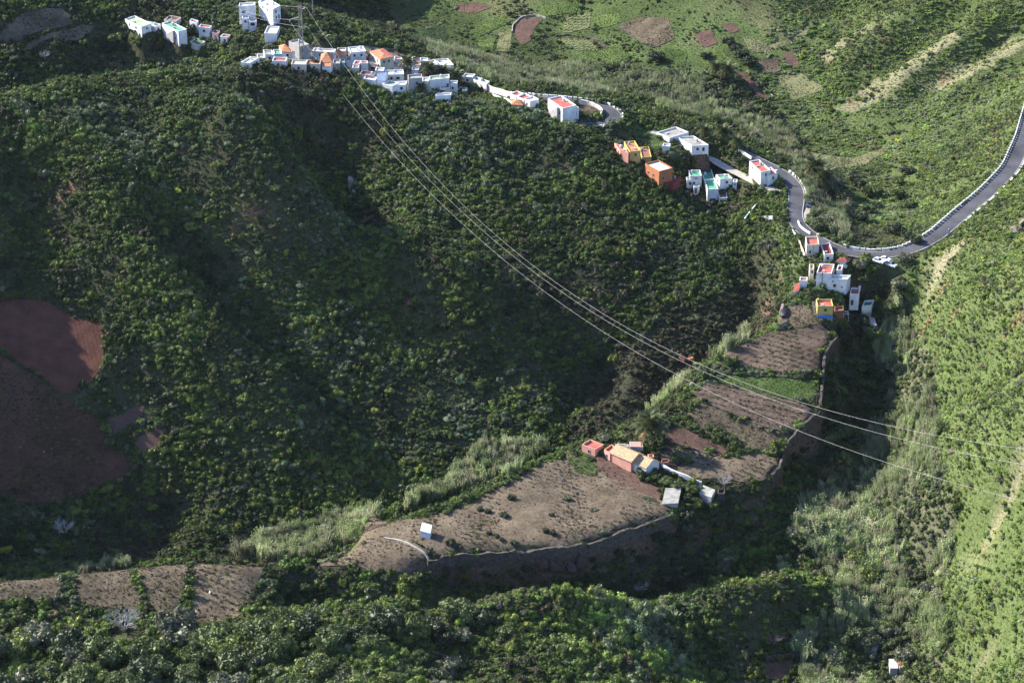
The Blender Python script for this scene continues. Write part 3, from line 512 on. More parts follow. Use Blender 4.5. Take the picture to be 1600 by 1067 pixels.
for i_, (kind, P) in enumerate(FW):                           # each terrace is dug level: lean its ground towards one plane
    if not 9 <= i_ < 20: continue
    m = np.flatnonzero((fx_ > P[:, 0].min() - 4) & (fx_ < P[:, 0].max() + 4) & (fy_ > P[:, 1].min() - 4) & (fy_ < P[:, 1].max() + 4)); ins = inpoly(fx_[m], fy_[m], P); h = Hg.ravel().copy()
    if ins.sum() < 6: continue
    bd = seg_dist(fx_[m], fy_[m], np.c_[np.vstack([P, P[:1]]), np.zeros(len(P) + 1)])[0]; core = ins & (bd > min(3.0, .5 * bd[ins].max())); Am = np.c_[fx_[m], fy_[m], np.ones(len(m))]
    cf = np.linalg.lstsq(Am[core], h[m][core], rcond=None)[0]; wt = np.where(ins, 1.0, np.clip(1 - bd / 1.8, 0, 1)) * np.where(i_ == 9, .45, .8); h[m] += wt * (Am @ cf - h[m]); Hg = h.reshape(Hg.shape)
infield = np.zeros(fx_.shape, bool)
for _, P in FW:
    m = (fx_ > P[:, 0].min() - 1) & (fx_ < P[:, 0].max() + 1) & (fy_ > P[:, 1].min() - 1) & (fy_ < P[:, 1].max() + 1); infield[m] |= inpoly(fx_[m], fy_[m], P)
soft = blur(infield.reshape(Hg.shape).astype(float), 6).ravel()
cut_platforms()
rdist = np.minimum.reduce([seg_dist(fx_, fy_, q)[0] for q in (RD[::2], HP[::2], LN[::2])])
wild = (1 - soft) * np.clip((rdist - 5) / 6, 0, 1)
Hg = (Hg.ravel() + wild * (1.1 * fbm(fx_, fy_, 22, 5) + .45 * vnoise(fx_, fy_, 6, 9))).reshape(Hg.shape)

# ------------------------------------------------------------------ land cover, traced on the photograph and carried to the ground
ZONES = [
 ('village', [(378,90),(440,74),(470,68),(520,76),(600,74),(650,88),(715,108),(724,132),(705,147),(660,143),(600,131),(550,116),(500,103),(440,98),(380,99)]),
 ('right', [(1230,-80),(1750,-80),(1750,1250),(1500,1250),(1470,1000),(1480,860),(1495,780),(1460,700),(1450,640),(1460,560),(1410,480),(1400,430),(1335,395),(1325,330),(1300,260),(1220,190),(1190,120),(1205,60)]),
 ('cane', [(1395,480),(1455,540),(1462,640),(1470,700),(1490,780),(1480,880),(1470,1000),(1500,1250),(1250,1250),(1250,1010),(1305,960),(1290,880),(1245,830),(1290,740),(1345,690),(1375,640),(1375,540)]),
 ('cane2', [(640,60),(720,80),(800,95),(900,100),(1000,110),(1100,122),(1200,180),(1250,230),(1310,300),(1400,390),(1330,385),(1262,340),(1230,260),(1150,200),(1050,180),(980,150),(880,145),(780,135),(700,100)]),
 ('cane3', [(380,870),(420,835),(520,812),(575,800),(570,832),(520,862),(430,876)]), ('cane3', [(640,805),(690,750),(760,690),(840,690),(862,700),(760,752),(700,782)]), ('cane3', [(1000,650),(1050,590),(1090,568),(1130,530),(1172,515),(1160,540),(1085,575),(1050,618)]), ('cane3', [(120,893),(190,872),(205,884),(130,901)]),
 ('green', [(560,-80),(1235,-80),(1200,120),(1100,118),(1000,108),(900,98),(800,92),(710,72),(620,40)]), ('green', [(960,205),(1010,225),(1060,255),(1060,230),(1000,190)]),
 ('gully', [(950,570),(1000,520),(1100,470),(1180,440),(1210,480),(1195,520),(1120,545),(1075,570),(1000,650),(940,685),(880,692),(905,640)]),
 ('cliff', [(430,892),(520,889),(600,900),(665,888),(760,872),(900,868),(965,844),(1050,818),(1210,764),(1232,700),(1292,650),(1295,600),(1320,530),(1340,500),(1400,480),(1390,560),(1372,640),(1345,690),(1290,740),(1245,830),(1280,875),(1170,900),(1100,920),(1010,950),(860,913),(720,930),(640,905),(560,905),(470,928),(410,950),(385,960)]),
 ('fore', [(-150,950),(118,940),(220,960),(300,980),(390,965),(410,950),(470,928),(560,905),(640,905),(720,930),(860,913),(1010,950),(1100,920),(1170,900),(1280,875),(1305,960),(1250,1010),(1250,1250),(-150,1250)]),
 ('edge', [(-120,880),(0,885),(110,880),(300,868),(430,872),(520,862),(580,822),(700,775),(760,745),(850,705),(905,685),(1000,640),(1050,610),(1090,565),(1130,535),(1200,510),(1218,480),(1232,430),(1205,350),(1240,350),(1262,385),(1300,440),(1345,480),(1320,520),(1285,505),(1240,520),(1200,532),(1150,560),(1100,580),(1090,620),(1060,660),(1010,690),(905,708),(850,725),(800,755),(730,792),(580,832),(520,880),(300,884),(130,900),(-120,915)]),
]
ZI = {'hill': 0, 'right': 1, 'cane': 2, 'cane2': 3, 'cane3': 4, 'green': 5, 'gully': 6, 'cliff': 7, 'fore': 8, 'edge': 9, 'village': 10}
def cover(x, y, z):
    u, v = project(np.stack([x, y, z], 1)); k = .35 * F / y
    u = u + k * 8 * vnoise(x, y, 11, 41); v = v + k * 4 * vnoise(x, y, 11, 42); c = np.zeros(len(x), int)
    for nm, P in reversed(ZONES): c[inpoly(u, v, P)] = ZI[nm]
    return c

# ------------------------------------------------------------------ ground sheet
Zg = Hg.ravel(); czone = cover(fx_, fy_, Zg)
gyg, gxg = np.gradient(Hg, GS); slope = np.hypot(gxg, gyg).ravel()
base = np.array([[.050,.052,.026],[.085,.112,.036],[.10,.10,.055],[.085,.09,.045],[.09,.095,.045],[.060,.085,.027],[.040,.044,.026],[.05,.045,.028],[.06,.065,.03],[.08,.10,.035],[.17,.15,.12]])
gc = base[czone].copy()
dryn = lambda x, y: fbm((x * .75 + y * .66) * .45, (y * .75 - x * .66) * 1.6, 20, 61); pn = dryn(fx_, fy_); pn2 = fbm(fx_, fy_, 9, 71)
DRYP = [[(1335,152),(1395,112),(1470,62),(1505,45),(1478,85),(1405,132),(1360,152)], [(1435,135),(1515,102),(1610,45),(1610,68),(1540,106),(1470,142)], [(1300,172),(1370,140),(1402,150),(1330,178)], [(1275,92),(1320,60),(1330,70),(1290,100)], [(1540,800),(1600,700),(1620,720),(1570,800)], [(1490,880),(1560,825),(1570,850),(1505,905)], [(1440,470),(1475,430),(1490,440),(1455,490)]]
def drymask(x, y, z):
    u, v = project(np.stack([x, y, z], 1)); u = u + 9 * vnoise(x, y, 7, 43); v = v + 6 * vnoise(x, y, 6, 44); k = np.zeros(len(x))
    for P in DRYP: k = np.maximum(k, inpoly(u, v, P) * (.7 if P[0][1] < 200 else .15))
    return np.maximum(k, np.clip((dryn(x, y) - .42) * 3.0, 0, 1))
dry = drymask(fx_, fy_, Zg) * (czone == 1); gc += dry[:, None] * (np.array([.235,.215,.125]) - gc)
redd = np.clip((pn2 - .42) * 5, 0, 1) * np.isin(czone, (0, 1)) * .7; gc += redd[:, None] * (np.array([.17,.085,.055]) - gc)
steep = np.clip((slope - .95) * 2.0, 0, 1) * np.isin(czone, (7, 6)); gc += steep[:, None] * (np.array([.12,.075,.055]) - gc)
mead = (czone == 5)[:, None]; gp1 = fbm(fx_, fy_, 34, 83)[:, None]; gc = np.where(mead, gc * (1.1 + .9 * gp1), gc); gc += np.clip((gp1 - .2) * 3, 0, .7) * mead * (np.array([.11,.10,.05]) - gc); gc *= (1 + .25 * pn2)[:, None]
ny, nx = Hg.shape; idx = np.arange(ny * nx).reshape(ny, nx)
q = np.stack([idx[:-1, :-1], idx[:-1, 1:], idx[1:, 1:], idx[1:, :-1]], -1).reshape(-1, 4)
def grid_mesh(name, V, Q, m):
    me = bpy.data.meshes.new(name); me.vertices.add(len(V)); me.vertices.foreach_set('co', np.asarray(V, np.float32).ravel())
    me.loops.add(Q.size); me.loops.foreach_set('vertex_index', Q.astype(np.int32).ravel()); me.polygons.add(len(Q))
    k = Q.shape[1]; me.polygons.foreach_set('loop_start', np.arange(0, Q.size, k, dtype=np.int32)); me.polygons.foreach_set('loop_total', np.full(len(Q), k, np.int32))
    me.polygons.foreach_set('use_smooth', np.ones(len(Q), bool)); me.update(calc_edges=True); me.validate(); me.materials.append(m)
    o = bpy.data.objects.new(name, me); COL.objects.link(o); return o
gm, N, L, B = mat_base('wild_ground')
va = N.new('ShaderNodeVertexColor'); va.layer_name = 'cover'; g = N.new('ShaderNodeNewGeometry'); n1 = N.new('ShaderNodeTexNoise'); n1.inputs['Scale'].default_value = 1.3; n1.inputs['Detail'].default_value = 6; n1.inputs['Roughness'].default_value = .7
L.new(g.outputs['Position'], n1.inputs['Vector']); mr = N.new('ShaderNodeMapRange'); mr.inputs['From Min'].default_value = .3; mr.inputs['From Max'].default_value = .7; mr.inputs['To Min'].default_value = .35; mr.inputs['To Max'].default_value = 1.75
L.new(n1.outputs['Fac'], mr.inputs['Value']); sc = N.new('ShaderNodeVectorMath'); sc.operation = 'SCALE'; L.new(va.outputs['Color'], sc.inputs[0]); L.new(mr.outputs[0], sc.inputs['Scale']); L.new(sc.outputs[0], B.inputs['Base Color'])
B.inputs['Roughness'].default_value = .95; B.inputs['Specular IOR Level'].default_value = .08; bp = N.new('ShaderNodeBump'); bp.inputs['Distance'].default_value = .5; bp.inputs['Strength'].default_value = .7; L.new(n1.outputs['Fac'], bp.inputs['Height']); L.new(bp.outputs[0], B.inputs['Normal'])
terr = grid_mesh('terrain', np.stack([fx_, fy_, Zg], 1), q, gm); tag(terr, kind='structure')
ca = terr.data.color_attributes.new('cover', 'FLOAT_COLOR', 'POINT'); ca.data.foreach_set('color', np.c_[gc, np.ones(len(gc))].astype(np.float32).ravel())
_s = np.array([[-1500,-60,-14],[1500,-60,-14],[1500,2500,-14],[-1500,2500,-14]]); far_ground = mesh_obj('ground', _s, [(0,1,2,3)], paint('far_scrub', (.06,.07,.035), .95, .4, .02)); tag(far_ground, kind='structure')

# ------------------------------------------------------------------ fields, laid as sheets on the terraces
from mathutils.geometry import delaunay_2d_cdt
FM = {'ploughed': soil('ploughed_red_soil', (.060,.026,.017), (.130,.060,.041), 1.6, .9, (R(-20), 1.3, .12)), 'weedy': soil('weedy_brown_soil', (.045,.037,.023), (.150,.120,.080), .7, 1.0), 'brown': soil('dry_brown_soil', (.060,.046,.030), (.190,.150,.100), .9, 1.0),
      'tilled': soil('tilled_red_soil', (.050,.031,.024), (.140,.086,.064), .9, .9), 'redweedy': soil('dark_red_weedy_soil', (.046,.024,.014), (.125,.068,.042), .7, 1.0), 'rowbrown': soil('rowed_brown_soil', (.045,.033,.025), (.150,.112,.082), .6, 1.0, (R(62), 2.4, .18)), 'meadow': soil('meadow_grass', (.055,.085,.022), (.125,.165,.045), .5, .8), 'pale': soil('pale_grass', (.10,.115,.045), (.19,.185,.09), .5, .8), 'crop': soil('green_crop_soil', (.04,.06,.018), (.085,.125,.035), 1.5, .8), 'darkcrop': soil('dark_crop_soil', (.03,.06,.02), (.06,.10,.035), 1.8, .8), 'row': soil('vine_row_soil', (.07,.10,.035), (.15,.15,.07), 1.6, .8, (R(55), 2.2, .8))}
for kind, P in FW:
    st = 1.4; lo = P.min(0); hi = P.max(0); X, Y = np.meshgrid(np.arange(lo[0], hi[0], st), np.arange(lo[1], hi[1], st)); X = X.ravel() + rng.uniform(-.3, .3, X.size); Y = Y.ravel() + rng.uniform(-.3, .3, Y.size)
    k = inpoly(X, Y, P) & (seg_dist(X, Y, np.c_[np.vstack([P, P[:1]]), np.zeros(len(P) + 1)])[0] > .6); I = np.c_[X[k], Y[k]]; nP = len(P)
    res = delaunay_2d_cdt([Vector(p) for p in np.vstack([P, I])], [], [list(range(nP))], 1, 1e-4)
    V = np.array([tuple(v) for v in res[0]]); z = height(V[:, 0], V[:, 1]) + .22 + .10 * vnoise(V[:, 0], V[:, 1], 2.5, 33)
    o = mesh_obj('field', np.c_[V, z], res[2], FM[kind], smooth=True); tag(o, kind='structure')

# ------------------------------------------------------------------ road, hairpin, lane, painted edge lines, kerbs and white parapet blocks
def normals(L):
    d = np.gradient(L[:, :2], axis=0); d /= np.linalg.norm(d, axis=1)[:, None]; return np.c_[-d[:, 1], d[:, 0]]
def ribbon(name, L, a, b, dz, m, kind='structure', thick=0.0, parent=None):
    nn = normals(L); A_ = np.c_[L[:, :2] + nn * a, L[:, 2] + dz]; B_ = np.c_[L[:, :2] + nn * b, L[:, 2] + dz]; k = len(L)
    if thick:
        V = np.vstack([A_, B_, B_ - [0, 0, thick], A_ - [0, 0, thick]]); f = []
        for i in range(k - 1):
            for r in range(4): s_ = ((r + 1) % 4) * k; f.append((r * k + i, r * k + i + 1, s_ + i + 1, s_ + i))
        f += [(0, k, 2 * k, 3 * k), (k - 1, 4 * k - 1, 3 * k - 1, 2 * k - 1)]
    else: V = np.vstack([A_, B_]); f = [(i, i + 1, k + i + 1, k + i) for i in range(k - 1)]
    o = mesh_obj(name, V, f, m, parent)
    if kind: tag(o, kind=kind)
    return o
ribbon('road', RD, -3.2, 3.2, .16, ASPH); ribbon('road', HP, -3.1, 3.1, .16, ASPH); ribbon('lane', LN, -2.0, 2.0, .16, CONC)
ribbon('edge_line', RD, 2.75, 2.88, .168, LINE); ribbon('edge_line', RD, -2.88, -2.75, .168, LINE); ribbon('edge_line', HP, 2.7, 2.83, .168, LINE)
ribbon('gutter_kerb', RD[:int(len(RD) * .55)], 3.25, 3.75, .24, KERBM, thick=.6)
PB = MB(); PB.box((0, 0, .42), (1.55, .42, .84)); block_mesh = PB.obj('parapet_block', KERBM, link=False).data
def blocks(L, side, s0, s1, pitch, label, group):
    q_ = resample(L, .25); nn = normals(q_); d = np.r_[0, np.cumsum(np.linalg.norm(np.diff(q_[:, :2], axis=0), axis=1))]
    for s_ in np.arange(s0 * d[-1], s1 * d[-1], pitch):
        i = min(int(np.searchsorted(d, s_)), len(q_) - 1); c = q_[i, :2] + nn[i] * side; o = bpy.data.objects.new('parapet_block', block_mesh); COL.objects.link(o)
        o.location = (c[0], c[1], q_[i, 2] + .12); o.rotation_euler = (0, 0, math.atan2(-nn[i, 0], nn[i, 1])); o.scale = (random.uniform(.95, 1.03), 1, random.uniform(.95, 1.05)); tag(o, label, 'parapet block', group)

blocks(RD, -3.5, 0.0, .60, 2.05, 'white parapet block in the long row edging the bend of the right hand road', 'white parapet blocks along the curving road')
blocks(RD, -3.5, .615, .70, 2.05, 'white parapet block beside the road just below the red roofed houses', 'white parapet blocks near the houses')
blocks(RD, -3.5, .86, .93, 2.2, 'white parapet block on the bend below the pair of large palms', 'white parapet blocks by the palms')
blocks(HP, 3.4, .05, .93, 2.1, 'white parapet block around the outside of the hairpin bend', 'white parapet blocks around the hairpin')

# ------------------------------------------------------------------ raise the houses
def window(root, o, P, Q, zt, s, dz, w, h, pane=GLASS, frame=FRAME, name='window'):
    e = (Q - P)[:2]; ln = np.linalg.norm(e); e = e / ln; nrm = np.array([e[1], -e[0]]); c = P[:2] + e * ln * s; cz = zt - dz - h / 2; rz = math.atan2(e[1], e[0])
    m = MB(); t = .10
    for dx, dzz, ww, hh in ((0, h / 2 - t / 2, w, t), (0, -h / 2 + t / 2, w, t), (-w / 2 + t / 2, 0, t, h - 2 * t), (w / 2 - t / 2, 0, t, h - 2 * t)):
        m.box((*(c + e * dx + nrm * .03 - o[:2]), cz + dzz - o[2]), (ww, .14, hh), rz)
    f = m.obj(name, frame, root)
    m = MB(); m.box((*(c + nrm * .012 - o[:2]), cz - o[2]), (w - 2 * t, .06, h - 2 * t), rz); m.obj('pane' if name == 'window' else 'door_leaf', pane, f)
def build_house(name, label, vols, cat, group):
    root = None
    for V in vols:
        P = V['P']; A_, zt = P[0], P[0][2]; rh = np.random.default_rng(int(A_[0] * 13 + A_[1] * 7) % 99991)
        FOOT.append(np.array(P)[:, :2]); zb = max(V['zb'], zt - V['h'] - V.get('deep', 1.6))
        if root is None:
            root = empty(name, (A_[0], A_[1], float(height(A_[0], A_[1]))), label, cat, group); o = np.array(root.location)
        W_, R_ = V.get('w', WHITE), V.get('r', WHTR); t = V.get('t', 'flat'); Pl = [p - o for p in P]; dn = np.array([0, 0, zb - zt]); m = MB()
        if t == 'flat':
            p_ = V.get('p', .55); I = inset(Pl, .24); n = 4; v = [q + dn for q in Pl] + Pl + I + [q - [0, 0, p_ + .12] for q in I]; f = []
            for r in range(3):
                for i in range(4): j = (i + 1) % 4; f.append((r * 4 + i, r * 4 + j, r * 4 + 4 + j, r * 4 + 4 + i))
            m.add(v, f); m.obj('wall', W_, root); I2 = inset(Pl, .245); m = MB(); m.prism([q - [0, 0, p_ + .1] for q in I2], [q - [0, 0, p_] for q in I2]); m.obj('roof', R_, root)
        elif t in ('gable', 'hip', 'lean'):
            a, b, d, c = Pl; dep = np.linalg.norm((c - a)[:2]); g = V.get('g', .28) * dep
            e1, e2 = (a + c) / 2 + [0, 0, g], (b + d) / 2 + [0, 0, g]
            if t == 'hip': k = min(.5, .5 * dep / (np.linalg.norm((b - a)[:2]) + .01)); e1, e2 = e1 + (e2 - e1) * k, e2 + (e1 - e2) * k
            th = np.array([0, 0, .16])
            if t == 'lean':
                c2, d2 = c + [0, 0, g], d + [0, 0, g]; m.add([a + dn, b + dn, d + dn, c + dn, a, b, d2, c2], [(0,1,5,4),(1,2,6,5),(2,3,7,6),(3,0,4,7)]); m.obj('wall', W_, root)
                cen = (a + b + c2 + d2) / 4; X = [cen + (q - cen) * 1.06 + [0, 0, .02] for q in (a, b, d2, c2)]; m = MB(); m.prism(X, [q + th * .6 for q in X]); m.obj('roof', R_, root)
            else:
                m.add([q + dn for q in Pl] + Pl, [(0,1,5,4),(1,2,6,5),(2,3,7,6),(3,0,4,7)])
                if t == 'gable': m.add([a, c, e1, b, d, e2], [(0, 2, 1), (3, 4, 5)])
                m.obj('wall', W_, root); cen = (a + b + c + d) / 4; ex = lambda q: cen + (q - cen) * np.array([1.07, 1.07, 1]) + [0, 0, -.10]
                a, b, c, d = map(ex, (a, b, c, d)); cz = np.array([0, 0, .02])
                if t == 'gable': e1, e2 = e1 + (e1 - e2) * .035, e2 + (e2 - e1) * .035
                for quad in ((a, b, e2, e1), (d, c, e1, e2)): m = MB(); qq = [q + cz for q in quad]; m.prism(qq, [q + th for q in qq]); m.obj('roof', V.get('r2', R_) if quad[0] is d else R_, root)
                if t == 'hip':
                    for tri in ((c, a, e1), (b, d, e2)): m = MB(); qq = [q + cz for q in tri]; m.prism(qq, [q + th for q in qq]); m.obj('roof', R_, root)
        E = {'f': (P[0], P[1]), 'r': (P[1], P[2]), 'b': (P[2], P[3]), 'l': (P[3], P[0])}
        for wd in V.get('win', ()): window(root, o, *E[wd[0]], zt, *wd[1:5])
        for wd in V.get('door', ()): window(root, o, *E[wd[0]], zt, *wd[1:5], pane=DOORM, name='door')
        if 'win' not in V and 'door' not in V and t != 'lean' and V['h'] >= 2.4 and cat == 'house':
            for sd_ in ('f', 'r', 'l'):
                ln = np.linalg.norm((E[sd_][1] - E[sd_][0])[:2])
                if ln > 3.2 and rh.uniform() < .8:
                    for s_ in ((.3, .7) if ln > 6 else (.5,)): window(root, o, *E[sd_], zt, s_ + rh.uniform(-.06, .06), .95, .9, 1.05)
        if t == 'flat' and cat == 'house' and np.linalg.norm((P[1] - P[0])[:2]) * np.linalg.norm((P[3] - P[0])[:2]) > 26:
            pp = lambda a_, b_: Pl[0] + (Pl[1] - Pl[0]) * a_ + (Pl[3] - Pl[0]) * b_ - [0, 0, V.get('p', .55)]
            if rh.uniform() < .55: c = pp(rh.uniform(.2, .8), .78); m = MB(); m.tube([c, c + [0, 0, 1.0], c + [0, 0, 1.15]], [.5, .5, .2], 12); m.obj('water_tank', rh.choice([0, 1]) and GREYR or LBLU, root)
            if rh.uniform() < .6: c = pp(.12, .85); m = MB(); m.tube([c, c + [0, 0, 2.6]], .035, 5); [m.tube([c + [-.5 + .08 * i_, 0, 2.1 + .15 * i_], c + [.5 - .08 * i_, 0, 2.1 + .15 * i_]], .02, 4) for i_ in range(4)]; m.obj('aerial', STEEL, root)
            if rh.uniform() < .4: c = pp(rh.uniform(.3, .7), .3); m = MB(); m.box(c + [0, 0, .2], (1.1, .8, .5), rh.uniform(0, 1.5)); m.obj('roof_hatch', GREYR, root)
        if 'ch' in V:
            s1, s2, hh = V['ch']; c = Pl[0] + (Pl[1] - Pl[0]) * s1 + (Pl[3] - Pl[0]) * s2; m = MB(); m.box((c[0], c[1], c[2] - .6 + hh / 2), (.6, .6, hh + .3)); m.box((c[0], c[1], c[2] - .6 + hh + .2), (.8, .8, .12)); m.obj('chimney', W_, root)
        if 'cross' in V:
            s2 = V['cross']; p1 = Pl[0] + (Pl[3] - Pl[0]) * s2; p2 = Pl[1] + (Pl[2] - Pl[1]) * s2; e = (p2 - p1)[:2]; m = MB(); c = (p1 + p2) / 2; m.box((c[0], c[1], c[2] - .26), (np.linalg.norm(e) - .52, .22, .55), math.atan2(e[1], e[0])); m.obj('parapet', W_, root)
        if 'stair' in V:
            P0, P1 = E[V['stair']]; e = (P1 - P0)[:2]; ln = np.linalg.norm(e); e = e / ln; nr = np.array([e[1], -e[0]]); m = MB()
            for i in range(11):
                s_ = .12 + .7 * i / 11; c = P0[:2] + e * ln * s_ + nr * .53; hh = (zt - .5 - zb - 1) * (i + 1) / 11; m.box((c[0] - o[0], c[1] - o[1], zb + 1 + hh / 2 - o[2]), (ln * .7 / 11 - .01, .95, hh), math.atan2(e[1], e[0]))
            m.obj('staircase', GREYR, root)
    return root
for H_ in HOUSES: build_house(*H_)

# ------------------------------------------------------------------ walls
def wall(name, label, pix, h, t, m, rough=.12, sink=1.0, cat='wall', step=1.2):
    L = pix if isinstance(pix, np.ndarray) else ground([p[0] for p in pix], [p[1] for p in pix]); L = resample(L, step); nn = normals(L); L[:, 2] = np.maximum(height(L[:, 0], L[:, 1]), height(L[:, 0] - 1.2 * nn[:, 0], L[:, 1] - 1.2 * nn[:, 1])); L = smooth_line(L, 1); nn = normals(L); k = len(L)
    j = lambda s: rng.uniform(-s, s, k)
    a = L[:, :2] + nn * (t / 2 + j(rough)[:, None]); b = L[:, :2] - nn * (t / 2 + j(rough)[:, None]); za = L[:, 2] + h + j(rough * 1.3); zb = L[:, 2] + h + j(rough * 1.3)
    V = np.vstack([np.c_[a, L[:, 2] - sink], np.c_[a, za], np.c_[b, zb], np.c_[b, L[:, 2] - sink]]) - L[k // 2]; f = []
    for i in range(k - 1):
        for r in range(3): f.append((r * k + i, r * k + i + 1, (r + 1) * k + i + 1, (r + 1) * k + i))
    f += [(0, k, 2 * k, 3 * k), (k - 1, 4 * k - 1, 3 * k - 1, 2 * k - 1)]
    o = mesh_obj(name, V, f, m); o.location = L[k // 2]; return tag(o, label, cat)
wall('garden_wall', 'long white boundary wall curving from the barn gable to the striped shed', [(1033,730),(1045,738),(1062,745),(1080,753),(1096,760)], 1.5, .35, WHITE, .03)
wall('stone_wall', 'dark stone retaining wall zigzagging along the right edge of the upper terraces', EDGE_G[:len(EDGE_G) // 2], .6, .8, STONE, .16, 4.5)
wall('stone_wall', 'stone retaining wall beside the green band and brown strip right of the terraces', EDGE_G[len(EDGE_G) // 2 - 1:3 * len(EDGE_G) // 4], .6, .8, STONE, .16, 4.5)
wall('stone_wall', 'stone retaining wall right of the field with the bare grey tree', EDGE_G[3 * len(EDGE_G) // 4 - 1:], .6, .8, STONE, .16, 4.5)
wall('stone_wall', 'long ragged stone wall along the near rim of the largest brown field', RIM_G, .55, .8, STONE, .2, 3.6)
wall('stone_wall', 'low stone terrace wall across the far valley above the vine rows', [(868,58),(890,56),(925,60),(950,76)], .7, .5, STONE, .15)
wall('stone_wall', 'low stone terrace wall below the grey field of the far valley', [(968,42),(985,56),(1000,69),(1030,74)], .7, .5, STONE, .15)
wall('stone_wall', 'curved terrace wall beside the long narrow brown plot of the far valley', [(1168,113),(1185,128),(1207,153)], .8, .5, CONC, .12)
wall('stone_wall', 'small terrace wall under the yellowish plots of the far valley', [(742,86),(770,86),(800,82)], .7, .5, STONE, .15)
wall('stone_wall', 'pale straight field wall splitting the two left brown fields', [(600,842),(625,846),(650,858),(668,870),(671,880)], .7, .5, CONC, .05)
wall('stone_wall', 'low stone wall between the farm tilth and the red plot by the palm', [(1020,683),(1050,692),(1085,703),(1118,714)], .6, .5, STONE)
wall('stone_wall', 'short broken wall in the upper part of the largest brown field', [(866,738),(880,752),(895,766),(902,774)], .5, .5, STONE, .2)
wall('stone_wall', 'dark stone bank along the upper edge of the green band', [(1110,582),(1140,586),(1180,588),(1225,590),(1250,594),(1280,596)], .7, .6, STONE, .18)
wall('stone_wall', 'stone rim wall along the far edge of the lower left strip', [(305,883),(345,881),(400,884),(440,881),(510,877),(545,862)], .5, .6, STONE, .18)
wall('stone_wall', 'low stone terrace wall along the lower edge of the brown strip with the power lines over it', [(1092,624),(1130,642),(1200,670),(1235,682)], .6, .5, STONE, .15)
wall('stone_wall', 'low stone terrace wall between the green band and the brown strip below it', [(1112,600),(1180,614),(1230,630),(1272,647)], .5, .45, STONE, .15)
wall('stone_wall', 'low stone wall above the field with the bare grey tree', [(1045,690),(1100,707),(1150,710),(1215,712)], .5, .45, STONE, .15)
wall('village_wall', 'beige retaining wall stepping down to the right of the village', [(744,136),(765,143),(785,150),(800,157)], 2.6, .4, CREAM, .02, 2.0)
wall('village_wall', 'long white wall below the beige village retaining wall', [(770,152),(785,158),(800,166)], 1.4, .3, WHITE, .02)
wall('garden_wall', 'white wall running up to the road house left of the palms', [(1154,238),(1163,243),(1174,250)], 1.3, .3, WHITE, .02)
wall('garden_wall', 'white walled yard in the dark hollow left of the road', [(1162,349),(1172,336),(1182,325)], 1.3, .35, WHITE, .03)
wall('garden_wall', 'bright white low wall in front of the shadowed road bend', [(1184,345),(1195,344),(1207,344)], 1.6, .35, WHITE, .03)
wall('garden_wall', 'curved stone garden wall inside the hairpin bend', [(908,162),(922,165),(935,171),(942,178),(938,186)], 1.6, .5, CREAM, .05)
wall('garden_wall', 'pale path wall left of the road house at the top of the spur', [(1238,362),(1246,374),(1252,388),(1257,402)], .9, .4, CREAM, .06)
wall('stone_wall', 'grey stone wall round the red plot in the far valley', [(800,52),(801,42),(814,29),(835,25),(853,30)], .9, .5, CONC, .08)
wall('stone_wall', 'dark dry wall above the small plot near the lower right corner', [(1195,1032),(1215,1026),(1240,1024),(1272,1022)], .9, .7, STONE, .2)
wall('road_wall', 'continuous white road wall curving behind the house at the top of the spur', [(1247,348),(1249,354),(1256,361),(1266,367)], .9, .4, KERBM, .02)
# parking platform beside the road with its car
Pk = np.array([gp(1262,321), gp(1271,325), gp(1262,346), gp(1251,344)]); zc = Pk[:, 2].mean() + .25; FOOT.append(Pk[:, :2]); m = MB(); m.prism([(*p[:2], zc - 2.5) for p in Pk], [(*p[:2], zc) for p in Pk]); tag(m.obj('parking_platform', CONC), kind='structure')

